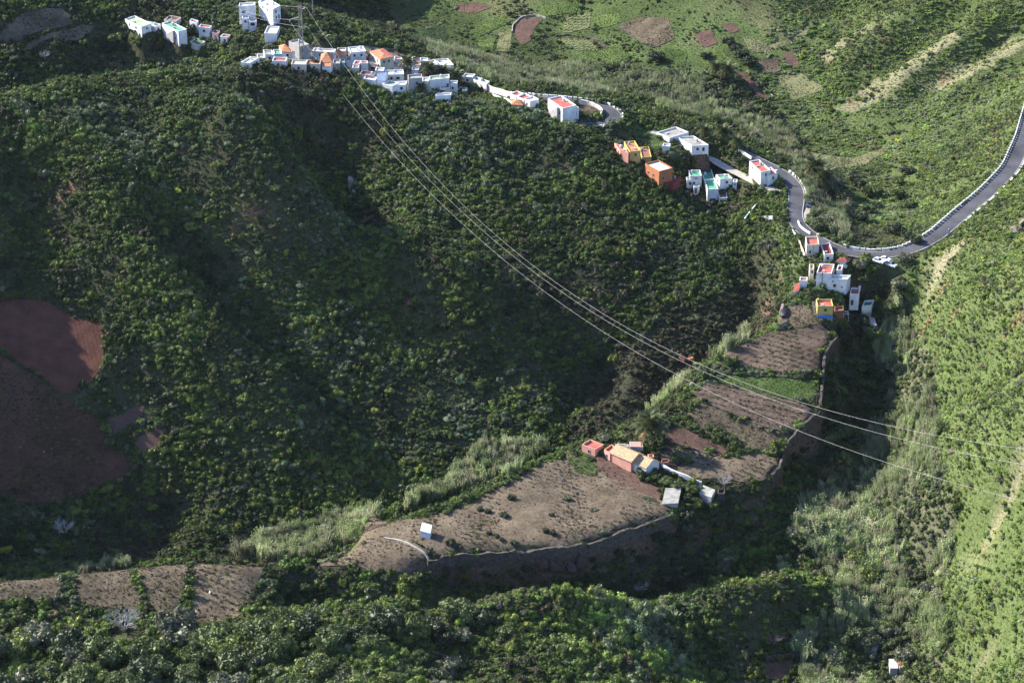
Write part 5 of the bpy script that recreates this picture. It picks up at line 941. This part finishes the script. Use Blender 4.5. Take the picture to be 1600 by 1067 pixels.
PAL = {0: ([.056,.080,.024],[.085,.112,.032],[.125,.150,.042],[.034,.048,.020],[.130,.145,.100],[.085,.078,.055],[.20,.21,.045]), 1: ([.150,.190,.052],[.185,.220,.062],[.105,.142,.042],[.072,.098,.033],[.205,.215,.135],[.180,.160,.115],[.31,.30,.08]),
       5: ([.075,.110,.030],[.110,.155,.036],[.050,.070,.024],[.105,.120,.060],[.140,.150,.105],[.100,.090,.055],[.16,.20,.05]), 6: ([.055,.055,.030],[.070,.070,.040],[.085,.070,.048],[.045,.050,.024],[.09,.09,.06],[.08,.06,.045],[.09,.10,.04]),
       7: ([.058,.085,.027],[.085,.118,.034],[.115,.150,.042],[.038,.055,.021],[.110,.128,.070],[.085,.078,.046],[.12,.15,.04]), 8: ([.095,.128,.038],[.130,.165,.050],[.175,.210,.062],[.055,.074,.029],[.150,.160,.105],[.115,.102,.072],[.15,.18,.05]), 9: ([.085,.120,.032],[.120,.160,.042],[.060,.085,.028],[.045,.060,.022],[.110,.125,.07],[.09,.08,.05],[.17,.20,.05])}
PAL[10] = PAL[9]; SAT = np.array([[1.0, 1.10, .82]])
WGT = {0: [.30,.24,.13,.15,.11,.06,.01], 1: [.26,.20,.15,.10,.13,.12,.04], 5: [.28,.26,.14,.16,.08,.05,.03], 6: [.25,.25,.2,.15,.08,.06,.01], 7: [.32,.26,.14,.16,.07,.04,.01], 8: [.28,.24,.15,.13,.11,.07,.02], 9: [.28,.26,.16,.1,.1,.06,.04]}
WGT[10] = WGT[9]
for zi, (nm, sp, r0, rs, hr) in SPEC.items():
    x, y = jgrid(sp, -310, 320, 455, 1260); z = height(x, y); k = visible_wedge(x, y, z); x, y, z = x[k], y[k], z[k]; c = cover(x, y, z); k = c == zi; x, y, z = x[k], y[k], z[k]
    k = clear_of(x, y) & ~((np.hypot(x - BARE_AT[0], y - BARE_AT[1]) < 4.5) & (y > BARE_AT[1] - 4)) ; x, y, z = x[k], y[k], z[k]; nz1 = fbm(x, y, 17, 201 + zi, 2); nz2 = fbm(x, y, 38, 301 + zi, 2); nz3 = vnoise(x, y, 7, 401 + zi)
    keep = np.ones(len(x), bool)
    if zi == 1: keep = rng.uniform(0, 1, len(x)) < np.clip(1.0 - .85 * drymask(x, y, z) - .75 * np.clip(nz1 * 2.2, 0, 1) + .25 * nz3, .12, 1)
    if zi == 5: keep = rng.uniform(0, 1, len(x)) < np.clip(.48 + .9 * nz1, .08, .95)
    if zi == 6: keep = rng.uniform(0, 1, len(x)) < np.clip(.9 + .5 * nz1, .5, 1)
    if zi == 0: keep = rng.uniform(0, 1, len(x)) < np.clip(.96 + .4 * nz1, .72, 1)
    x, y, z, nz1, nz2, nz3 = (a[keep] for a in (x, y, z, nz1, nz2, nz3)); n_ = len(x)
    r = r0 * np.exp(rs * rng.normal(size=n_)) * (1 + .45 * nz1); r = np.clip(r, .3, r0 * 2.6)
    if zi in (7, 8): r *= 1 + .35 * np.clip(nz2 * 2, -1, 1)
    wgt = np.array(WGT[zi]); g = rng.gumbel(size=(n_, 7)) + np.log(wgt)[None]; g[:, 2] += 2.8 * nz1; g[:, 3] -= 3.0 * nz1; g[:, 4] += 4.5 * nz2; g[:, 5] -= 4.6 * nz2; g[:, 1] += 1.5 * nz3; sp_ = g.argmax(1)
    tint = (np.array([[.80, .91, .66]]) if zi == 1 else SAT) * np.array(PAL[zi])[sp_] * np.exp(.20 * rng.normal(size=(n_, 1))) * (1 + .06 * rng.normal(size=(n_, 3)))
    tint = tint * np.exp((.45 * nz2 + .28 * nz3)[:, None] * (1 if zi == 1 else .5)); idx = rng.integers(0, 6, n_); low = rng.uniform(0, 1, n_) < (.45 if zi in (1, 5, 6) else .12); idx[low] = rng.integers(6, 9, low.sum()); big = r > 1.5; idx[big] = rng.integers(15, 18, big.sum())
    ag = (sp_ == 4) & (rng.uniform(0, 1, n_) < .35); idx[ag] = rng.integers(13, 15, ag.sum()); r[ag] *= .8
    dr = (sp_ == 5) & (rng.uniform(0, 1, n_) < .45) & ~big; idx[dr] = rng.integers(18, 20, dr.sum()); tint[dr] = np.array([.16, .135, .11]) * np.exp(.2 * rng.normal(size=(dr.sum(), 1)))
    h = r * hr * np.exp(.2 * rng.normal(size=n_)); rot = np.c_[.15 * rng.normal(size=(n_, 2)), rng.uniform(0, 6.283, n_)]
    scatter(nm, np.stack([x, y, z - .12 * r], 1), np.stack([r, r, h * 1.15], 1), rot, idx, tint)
for nm, zs, sp, hh in (('cane_thicket', (2, 3, 4), 1.35, 3.5),):
    x, y = jgrid(sp, -310, 320, 455, 1260); z = height(x, y); k = visible_wedge(x, y, z); x, y, z = x[k], y[k], z[k]; c = cover(x, y, z); k = np.isin(c, zs) & clear_of(x, y); x, y, z, c = x[k], y[k], z[k], c[k]
    nz1 = fbm(x, y, 15, 501, 2); nz2 = fbm(x, y, 32, 511, 2); iscane = (nz1 + .35 * rng.normal(size=len(x)) * .5 > np.where(c == 4, -.6, np.where(c == 3, -.08, .0)))
    for kind in (0, 1):
        m_ = iscane if kind == 0 else ~iscane; xx, yy, zz, cc, a1, a2 = x[m_], y[m_], z[m_], c[m_], nz1[m_], nz2[m_]; n_ = len(xx)
        if kind == 0:
            h = hh * np.exp(.22 * rng.normal(size=n_)) * (1 + .35 * a2) * np.where(cc == 3, .8, 1); wd = h * rng.uniform(.5, .85, n_); P_ = np.array([[.25,.305,.135],[.31,.34,.18],[.20,.25,.10],[.285,.28,.17]]); tint = P_[rng.integers(0, 4, n_)] * np.exp(.15 * rng.normal(size=(n_, 1)) + .25 * a2[:, None] + .38 * vnoise(xx, yy, 5.5, 555)[:, None]) * np.where(cc == 3, .8, 1)[:, None]
            dirx = .16 + .1 * rng.normal(size=n_); rot = np.c_[.12 * rng.normal(size=n_), dirx, rng.uniform(0, 6.283, n_)]; scatter(nm, np.stack([xx, yy, zz - .1], 1), np.stack([wd, wd, h], 1), rot, rng.integers(9, 13, n_), tint)
        else:
            r = .95 * np.exp(.38 * rng.normal(size=n_)) * (1 + .5 * a2) * np.where(cc == 3, .85, 1.15); P_ = np.array([[.105,.145,.044],[.145,.185,.060],[.18,.22,.072],[.07,.095,.036],[.17,.18,.115]]); tint = P_[rng.integers(0, 5, n_)] * np.exp(.2 * rng.normal(size=(n_, 1)) + .4 * a1[:, None]); idx = rng.integers(0, 6, n_); big = r > 1.3; idx[big] = rng.integers(15, 18, big.sum())
            scatter('valley_bushes', np.stack([xx, yy, zz - .1], 1), np.stack([r, r, r], 1), np.c_[.12 * rng.normal(size=(n_, 2)), rng.uniform(0, 6.283, n_)], idx, tint)
# weeds, clods and vine stumps on the fields, grass on the open ground
WX = []; WS = []; WI = []; WT = []
for kind, P in FW:
    if kind == 'ploughed': continue
    sp = {'brown': .85, 'weedy': .75, 'tilled': 1.3, 'crop': .55, 'darkcrop': .6, 'row': .8, 'redweedy': .75, 'rowbrown': .85, 'meadow': .7, 'pale': .8}[kind]; lo = P.min(0); hi = P.max(0); x, y = jgrid(sp, lo[0], hi[0], lo[1], hi[1]); k = inpoly(x, y, P) & clear_of(x, y, False); x, y = x[k], y[k]; z = height(x, y) + .2; nn_ = fbm(x, y, 9, 801, 2)
    keep = rng.uniform(0, 1, len(x)) < np.clip({'brown': .75, 'weedy': .88, 'tilled': .3, 'crop': .95, 'darkcrop': .97, 'row': .7, 'redweedy': .85, 'rowbrown': .6, 'meadow': .9, 'pale': .8}[kind] + 1.1 * nn_, .05, 1); x, y, z, nn_ = x[keep], y[keep], z[keep], nn_[keep]; n_ = len(x)
    if kind in ('brown', 'rowbrown', 'row'): ca_, sa_ = math.cos(R(62)), math.sin(R(62)); q_ = x * ca_ + y * sa_; dq = np.round(q_ / 2.4) * 2.4 - q_ + rng.normal(size=n_) * .3; sn = rng.uniform(0, 1, n_) < (.55 if kind == 'brown' else .85); x = x + np.where(sn, dq * ca_, 0); y = y + np.where(sn, dq * sa_, 0); inn = inpoly(x, y, P); x, y, nn_ = x[inn], y[inn], nn_[inn]; z = height(x, y) + .2; n_ = len(x)
    if kind in ('crop', 'darkcrop', 'row', 'meadow', 'pale'): r = rng.uniform(.25, .5, n_); cl = np.array([[.11,.19,.04],[.085,.15,.035],[.15,.21,.05]] if kind in ('crop', 'meadow') else [[.16,.165,.07],[.20,.19,.10],[.13,.15,.06]] if kind == 'pale' else [[.05,.085,.03],[.07,.11,.04],[.06,.09,.03]]); tint = cl[rng.integers(0, 3, n_)]; idx = rng.integers(6, 9, n_)
    else:
        r = rng.uniform(.18, .56, n_) * (1 + .6 * nn_) * (1.4 if kind == 'redweedy' else 1); cl = np.array([[.085,.062,.045],[.12,.092,.066],[.06,.045,.034],[.20,.165,.12],[.10,.11,.04]]); pr_ = rng.uniform(0, 1, n_); tint = cl[np.digitize(pr_, [.34, .58, .82, .92])]; gk = (nn_ > .28) & (rng.uniform(0, 1, n_) < .5); tint[gk] = [.15, .155, .05]; idx = np.where(rng.uniform(0, 1, n_) < .45, rng.integers(20, 22, n_), np.where(rng.uniform(0, 1, n_) < .5, rng.integers(6, 9, n_), rng.integers(18, 20, n_)))
    WX.append(np.stack([x, y, z], 1)); WS.append(np.stack([r, r, r * rng.uniform(.6, 1.2, n_)], 1)); WI.append(idx); WT.append(tint * np.exp(.2 * rng.normal(size=(n_, 1))))
WX, WS, WI, WT = np.vstack(WX), np.vstack(WS), np.concatenate(WI), np.vstack(WT); scatter('field_weeds', WX, WS, np.c_[np.zeros((len(WX), 2)), rng.uniform(0, 6.283, len(WX))], WI, WT)
x, y = jgrid(.98, -310, 320, 455, 1260); z = height(x, y); k = visible_wedge(x, y, z, 330); x, y, z = x[k], y[k], z[k]; c = cover(x, y, z); k = np.isin(c, (0, 6, 7, 8, 9)) & ~((np.hypot(x - BARE_AT[0], y - BARE_AT[1]) < 4.5)) & clear_of(x, y, True, 3.6); x, y, z, c = x[k], y[k], z[k], c[k]; n_ = len(x)
r = rng.uniform(.25, .62, n_); UP = np.array([[.075,.10,.03],[.055,.075,.025],[.10,.10,.045],[.085,.07,.045],[.12,.14,.045]]); scatter('undergrowth', np.stack([x, y, z - .05], 1), np.stack([r, r, r * .9], 1), np.c_[.2 * rng.normal(size=(n_, 2)), rng.uniform(0, 6.283, n_)], np.where(rng.uniform(0, 1, n_) < .5, rng.integers(6, 9, n_), rng.integers(20, 22, n_)), UP[rng.integers(0, 5, n_)] * np.exp(.25 * rng.normal(size=(n_, 1))))
x, y = jgrid(.95, -310, 320, 455, 1260); z = height(x, y); k = visible_wedge(x, y, z, 330); x, y, z = x[k], y[k], z[k]; c = cover(x, y, z); k = np.isin(c, (1, 5)) & clear_of(x, y, True, 3.6); x, y, z, c = x[k], y[k], z[k], c[k]; k = rng.uniform(0, 1, len(x)) < .8; x, y, z, c = x[k], y[k], z[k], c[k]; n_ = len(x); dry_ = drymask(x, y, z)[:, None]
tint = np.where((c == 1)[:, None], np.array([[.088,.118,.038]]) * (1 - dry_) + np.array([[.24,.215,.125]]) * dry_, np.array([[.075,.112,.034]])) * np.exp(.25 * rng.normal(size=(n_, 1))); r = rng.uniform(.3, .6, n_)
scatter('grass', np.stack([x, y, z - .03], 1), np.stack([r, r, r * .8], 1), np.c_[np.zeros((n_, 2)), rng.uniform(0, 6.283, n_)], rng.integers(20, 22, n_), tint)

# ------------------------------------------------------------------ trees and single bushes
TREE_M = {'dark': leafmat('dark_evergreen_leaf', (.045,.060,.025), transl=.15), 'green': leafmat('green_tree_leaf', (.085,.112,.036), transl=.22), 'bright': leafmat('bright_tree_leaf', (.15,.185,.05), transl=.28), 'grey': leafmat('grey_green_leaf', (.125,.135,.078), transl=.22)}
TREE_V = {}
def tree_mesh(kind, i):
    if (kind, i) not in TREE_V:
        vf = crown(900 + 31 * i + len(kind), 20, 62, .155, .9, .66, (.22, .40), .55); o = mesh_obj('crown', vf[0], vf[1], TREE_M[kind], link=False); TREE_V[kind, i] = o.data; bpy.data.objects.remove(o)
        m = MB(); m.tube([(0,0,-.2),(.02,.01,.25),(.05,-.02,.55)], [.07,.055,.04], 7)
        for a in range(5): m.tube([(.02,0,.25+.04*a),(.28*math.cos(a*1.3),.28*math.sin(a*1.3),.55+.05*a)], [.03,.012], 5)
        o = m.obj('trunk', BARK, link=False); TREE_V[kind, i, 't'] = o.data; bpy.data.objects.remove(o)
    return TREE_V[kind, i], TREE_V[kind, i, 't']
def tree(label, kind, u, v, rpx, hr=1.0, name='tree', cat='tree', group=None):
    b = gp(u, v); d = np.linalg.norm(b - [0, 0, CAMZ]); r = rpx * d / F; i = int(rng.integers(0, 3)); c, t = tree_mesh(kind, i)
    e = empty(name, (b[0], b[1], b[2] - .1), label, cat, group, rng.uniform(0, 6.28)); e.scale = (r, r, r * hr)
    for nm, dt in (('crown', c), ('trunk', t)): o = bpy.data.objects.new(nm, dt); o.parent = e; COL.objects.link(o)
    return e
for u, v, r in ((750,797,7),(763,801,7),(787,808,9),(800,780,8),(862,806,6),(764,835,6),(775,839,6),(784,845,6),(853,831,7),(864,835,7),(705,851,10),(718,857,7),(789,861,7),(803,850,7)): tree('round dark orange-tree-sized bush standing on the largest brown field', 'dark', u, v, r, .95, 'bush', 'bush', 'dark bushes on the largest brown field')
tree('grey green bush in the upper middle of the largest brown field', 'grey', 886, 781, 9, .7, 'bush', 'bush'); tree('blue grey bush by the near rim of the largest brown field', 'grey', 941, 833, 9, .8, 'bush', 'bush'); tree('low pale bush at the right of the largest brown field', 'grey', 928, 798, 9, .5, 'bush', 'bush')
tree('dark spreading bush on the brown field below the yellow house', 'dark', 1250, 589, 14, .6, 'bush', 'bush')
for u, v, r in ((1125,682,16),(1140,690,14),(1110,672,12),(1150,698,11)): tree('dark green bush in the clump on the weedy terrace right of the farm palm', 'green', u, v, r, .8, 'bush', 'bush', 'bushes on the weedy terrace')
tree('taller round bush in the garden right of the barn', 'green', 1056, 722, 13, 1.0, 'bush', 'bush'); tree('small bright bush beside the round garden bush right of the barn', 'bright', 1074, 722, 9, 1.0, 'bush', 'bush'); tree('rounded tree hiding the corner of the white barn gable', 'green', 1003, 744, 13, 1.0)
for u, v, r in ((1025,748,12),(1042,758,14),(1060,764,14),(1080,770,13),(1090,788,12)): tree('leafy shrub in the hedge below the white farm wall', 'green', u, v, r, .9, 'bush', 'bush', 'hedge below the white farm wall')
tree('round grey green tree behind the pink farm block', 'grey', 945, 690, 14, .9); tree('bright bush left of the farm palm', 'bright', 974, 688, 10, .9, 'bush', 'bush'); tree('dark bush on the terrace corner above the red plot by the palm', 'dark', 1038, 662, 12, .8, 'bush', 'bush')
tree('dark tree between the houses of the upper left hamlet', 'dark', 300, 56, 11, 1.5); tree('round dark tree in the far valley above the bright green plot', 'dark', 1025, 98, 16, 1.0); tree('dark tree left of the small red fields in the far valley', 'dark', 1103, 92, 11, 1.0)
for u, v, r in ((1138,72,13),(1158,92,14),(1170,104,14),(1150,82,11)): tree('grey dark tree in the group beside the small red fields of the far valley', 'dark', u, v, r, 1.0, group='dark trees by the far red fields')
for u, v, r in ((1400,368,17),(1418,374,13),(1432,380,13)): tree('dark evergreen tree in the row just above the road blocks', 'dark', u, v, r, 1.0, group='dark evergreens above the road blocks')
tree('dark dome shaped tree just right of the tilled strip near the large palms', 'dark', 1318, 318, 16, 1.0); tree('dark tree on the slope right of the parking platform', 'dark', 1283, 362, 19, 1.0); tree('dark tree right of the pair of trees beside the platform', 'dark', 1345, 345, 17, .9); tree('broad dark bush under the two large palms', 'green', 1283, 295, 13, .9, 'bush', 'bush')
tree('grey green tree left of the shadowed road bend', 'grey', 1200, 395, 20, 1.0); tree('bright green tree on the spur left of the path wall', 'bright', 1215, 402, 15, .9); tree('olive tree overhanging the parking spot right of the silver car', 'grey', 1412, 414, 14, 1.3); tree('grey green tree just below the three parked cars', 'grey', 1405, 452, 17, .9); tree('grey bushy tree left of the three parked cars', 'grey', 1345, 418, 15, .9)
tree('tree at the foot of the terrace wall right of the open farm shed', 'dark', 1075, 815, 18, 1.0); tree('bright rounded bush at the corner of the wall below the open farm shed', 'bright', 1045, 812, 9, 1.1, 'bush', 'bush')
RR = np.random.default_rng(77)
def thicket(n, box, kinds, rr, label, group, minz=None):
    k = 0
    for _ in range(n * 8):
        if k >= n: break
        u, v = RR.uniform(*box[0:2]), RR.uniform(*box[2:4]); b = gp(u, v); zc_ = cover(b[None, 0], b[None, 1], b[None, 2])[0]
        if (abs(u - 195) < 62 and 960 < v < 1035) or zc_ not in minz or not clear_of(b[None, 0], b[None, 1], True, 4.5)[0]: continue
        kd = kinds[RR.integers(0, len(kinds))]; tree(label[kd], kd, u, v, RR.uniform(*rr), RR.uniform(.8, 1.1), group=group[kd]); k += 1
thicket(64, (-20, 640, 985, 1095), ('green', 'grey', 'dark', 'bright', 'green'), (20, 40), {'green': 'leafy mid green tree in the thicket along the bottom left of the photo', 'grey': 'grey green tree in the thicket along the bottom left of the photo', 'dark': 'dark evergreen tree in the thicket along the bottom left of the photo', 'bright': 'bright green tree in the thicket along the bottom left of the photo'}, {'green': 'green thicket trees bottom left', 'grey': 'grey thicket trees bottom left', 'dark': 'dark thicket trees bottom left', 'bright': 'bright thicket trees bottom left'}, (8,))
thicket(14, (640, 800, 950, 1085), ('green', 'dark', 'grey'), (16, 32), {'green': 'mid green tree on the foreground slope in the bottom middle', 'grey': 'grey green tree on the foreground slope in the bottom middle', 'dark': 'dark evergreen tree on the foreground slope in the bottom middle'}, {'green': 'green trees bottom middle', 'grey': 'grey trees bottom middle', 'dark': 'dark trees bottom middle'}, (8,))
thicket(42, (930, 1330, 790, 930), ('dark', 'green', 'dark', 'grey'), (9, 18), {'green': 'mid green tree in the shaded ravine under the farm terraces', 'grey': 'grey green tree in the shaded ravine under the farm terraces', 'dark': 'dark evergreen tree in the shaded ravine under the farm terraces'}, {'green': 'green ravine trees', 'grey': 'grey ravine trees', 'dark': 'dark ravine trees'}, (7,))
thicket(14, (400, 700, 912, 945), ('dark', 'green'), (8, 15), {'green': 'mid green tree below the lower left terrace edge', 'dark': 'dark evergreen tree below the lower left terrace edge'}, {'green': 'green trees below the lower left terraces', 'dark': 'dark trees below the lower left terraces'}, (7,))
thicket(30, (1290, 1400, 470, 760), ('dark', 'green', 'dark'), (11, 22), {'green': 'mid green tree on the shaded bank right of the upper terraces', 'dark': 'dark evergreen tree on the shaded bank right of the upper terraces'}, {'green': 'green trees on the bank right of the terraces', 'dark': 'dark trees on the bank right of the terraces'}, (7, 9))
thicket(16, (1250, 1470, 760, 1060), ('green', 'grey', 'bright'), (14, 26), {'green': 'mid green tree among the canes at the lower right', 'grey': 'grey green tree among the canes at the lower right', 'bright': 'bright green tree among the canes at the lower right'}, {'green': 'green trees among the lower right canes', 'grey': 'grey trees among the lower right canes', 'bright': 'bright trees among the lower right canes'}, (2, 8))
thicket(22, (700, 1200, 90, 235), ('dark', 'green', 'grey'), (7, 13), {'green': 'mid green tree in the valley belt beyond the hairpin', 'grey': 'grey green tree in the valley belt beyond the hairpin', 'dark': 'dark evergreen tree in the valley belt beyond the hairpin'}, {'green': 'green valley belt trees', 'grey': 'grey valley belt trees', 'dark': 'dark valley belt trees'}, (3,))
thicket(16, (1255, 1420, 270, 400), ('dark', 'grey', 'green'), (9, 16), {'green': 'mid green tree in the hollow between road and palms', 'grey': 'grey green tree in the hollow between road and palms', 'dark': 'dark evergreen tree in the hollow between road and palms'}, {'green': 'green trees in the road hollow', 'grey': 'grey trees in the road hollow', 'dark': 'dark trees in the road hollow'}, (3, 1))
thicket(14, (0, 420, 60, 125), ('green', 'dark', 'bright'), (8, 14), {'green': 'mid green tree on the slope under the upper left hamlet', 'dark': 'dark evergreen tree on the slope under the upper left hamlet', 'bright': 'bright green tree on the slope under the upper left hamlet'}, {'green': 'green trees under the upper hamlet', 'dark': 'dark trees under the upper hamlet', 'bright': 'bright trees under the upper hamlet'}, (0,))
thicket(60, (10, 1120, 130, 780), ('green', 'dark', 'bright', 'grey', 'green'), (6, 13), {'green': 'bushy mid green tree standing out of the scrub on the large hill', 'grey': 'bushy grey green tree standing out of the scrub on the large hill', 'dark': 'bushy dark evergreen tree standing out of the scrub on the large hill', 'bright': 'bushy bright green tree standing out of the scrub on the large hill'}, {'green': 'green trees on the large hill', 'grey': 'grey trees on the large hill', 'dark': 'dark trees on the large hill', 'bright': 'bright trees on the large hill'}, (0,))
# leafless trees
BT = mesh_obj('branches', *twigs(5, up=1.0), PALEW, link=False).data; BT2 = mesh_obj('branches', *twigs(9, up=.9), paint('mauve_bare_wood', (.20,.16,.15), .9), link=False).data
def bare(label, u, v, rpx, dt=BT, hr=1.0):
    b = gp(u, v); r = rpx * np.linalg.norm(b - [0, 0, CAMZ]) / F * 1.15; e = empty('bare_tree', tuple(b), label, 'tree', None, rng.uniform(0, 6.28)); e.scale = (r, r, r * hr); o = bpy.data.objects.new('branches', dt); o.parent = e; COL.objects.link(o)
    m = MB(); m.tube([(0,0,-.25),(0,0,.08)], [.05,.035], 7); m.obj('trunk', PALEW, e)
bare('large pale leafless tree below the lower left fields', 195, 985, 42); bare('pale leafless tree right of the field below the farm', 1131, 760, 20, hr=1.2); bare('whitish leafless tree in the ravine below the largest field', 1000, 925, 26); bare('pale leafless shrub right of the long green roofed house', 1148, 330, 12); bare('pale leafless tree in the dark at the foot of the large hill', 100, 835, 30); bare('pale leafless tree below the top left fields', 70, 92, 15); bare('mauve leafless tree near the plot at the lower right', 1210, 1005, 22, BT2); bare('mauve leafless bush in front of the concrete platform', 1277, 330, 9, BT2); bare('small pale leafless tree among the bottom left thicket', 42, 1000, 18)
# palms
def frond_mesh(seed):
    r_ = np.random.default_rng(seed); m = MB(); n_ = 9; sp_ = []
    for i in range(n_): t = i / (n_ - 1); sp_.append(np.array([t * .92, 0, .34 * math.sin(t * 2.3) - .42 * t * t]))
    for i in range(n_ - 1):
        t = (i + .5) / n_; a, b = sp_[i], sp_[i + 1]; L_ = .26 * math.sin(math.pi * min(1, .18 + t * .86)) + .03; m.add([a + [0, .012, 0], a - [0, .012, 0], b - [0, .008, 0], b + [0, .008, 0]], [(0, 1, 2, 3)])
        for s in (-1, 1):
            for k_ in (.25, .75): c = a + (b - a) * k_; tip = c + np.array([.10, s * L_, -.30 * L_ + r_.uniform(-.02, .02)]); m.add([c - [.05, 0, 0], c + [.04, 0, 0], tip], [(0, 1, 2)])
    return m
PALM_L = leafmat('palm_leaf', (.105,.125,.052), transl=.2, rough=.4); PALM_D = leafmat('dry_palm_leaf', (.24,.17,.08), transl=.2, rough=.6)
FR = [frond_mesh(s).obj('frond', PALM_L, link=False).data for s in (1, 2, 3)]; FD = frond_mesh(4).obj('frond', PALM_D, link=False).data
def palm(label, u, v, rpx, vb, group=None, nf=34):
    b = gp(u, vb); dd_ = ray(float(u), float(v)); hgt = max(1.2, CAMZ + dd_[2] * b[1] / dd_[1] - b[2]); R_ = rpx * np.linalg.norm(b - [0, 0, CAMZ]) / F * 1.35
    e = empty('palm_tree', tuple(b), label, 'palm tree', group); m = MB(); P = [(.12 * math.sin(3 * t), .08 * t, -.5 + (hgt + .45) * t) for t in np.linspace(0, 1, 9)]; m.tube(P, [.34 - .08 * t + .03 * (i % 2) for i, t in enumerate(np.linspace(0, 1, 9))], 8); m.obj('trunk', BARK, e); top = np.array(P[-1])
    m = MB(); m.tube([top - [0, 0, .9], top - [0, 0, .3], top + [0, 0, .15]], [.30, .48, .2], 8); m.obj('crown_base', PALM_D, e)
    for i in range(nf):
        a = i * 2.39996; t = (i + .5) / nf; el = 1.25 - 1.75 * t; o = bpy.data.objects.new('frond', FD if t > .93 else FR[i % 3]); o.parent = e; COL.objects.link(o); o.location = top; o.rotation_euler = (0, -el, a); s_ = R_ * (1 + .12 * math.sin(i * 5.1)); o.scale = (s_, s_, s_)
palm('big palm standing right behind the tan farm barn', 1015, 668, 24, 698, None, 44); palm('larger left one of the two dark palms above the road bend', 1272, 263, 18, 284, None, 40); palm('right lower one of the two dark palms above the road bend', 1286, 279, 18, 297, None, 40)
palm('tall palm with bare trunk in front of the white stepped village house', 637, 99, 12, 137); palm('left palm of the row of three behind the pale green roofed block', 671, 110, 13, 124); palm('middle palm of the row of three behind the pale green roofed block', 692, 114, 12, 126); palm('right palm of the row of three behind the pale green roofed block', 711, 121, 13, 135)
palm('small palm in front of the pale green roofed block', 659, 140, 10, 148); palm('bushy palm right of the pylon foot', 503, 66, 13, 80); palm('tiny palm at the front edge of the village shrubs', 493, 99, 7, 107, None, 24)
palm('palm beside the red plot in the far valley, right of two', 1135, 112, 14, 128); palm('palm beside the red plot in the far valley, left of two', 1118, 108, 11, 122)
palm('leftmost palm of the three beyond the grey roofed house', 1101, 206, 11, 216); palm('middle palm of the three beyond the grey roofed house', 1129, 209, 14, 222); palm('rightmost palm of the three beyond the grey roofed house', 1151, 224, 12, 236); palm('short palm on the shaded bank right of the green band', 1299, 604, 12, 616, None, 28)
palm('palm in the valley belt beyond the hairpin', 818, 121, 9, 131, None, 26)

# ------------------------------------------------------------------ the air: thin even haze round everything
m = MB(); m.prism([(-1520,-80,-15.5),(1520,-80,-15.5),(1520,2520,-15.5),(-1520,2520,-15.5)], [(-1520,-80,408),(1520,-80,408),(1520,2520,408),(-1520,2520,408)])
hm = bpy.data.materials.new('thin_haze'); hm.use_nodes = True; hm.node_tree.nodes.remove(hm.node_tree.nodes['Principled BSDF']); pv = hm.node_tree.nodes.new('ShaderNodeVolumePrincipled')
pv.inputs['Color'].default_value = (.80, .86, 1.0, 1); pv.inputs['Density'].default_value = .000008; pv.inputs['Anisotropy'].default_value = .2
hm.node_tree.links.new(pv.outputs[0], hm.node_tree.nodes['Material Output'].inputs['Volume']); hz = m.obj('haze', hm); tag(hz, kind='stuff')
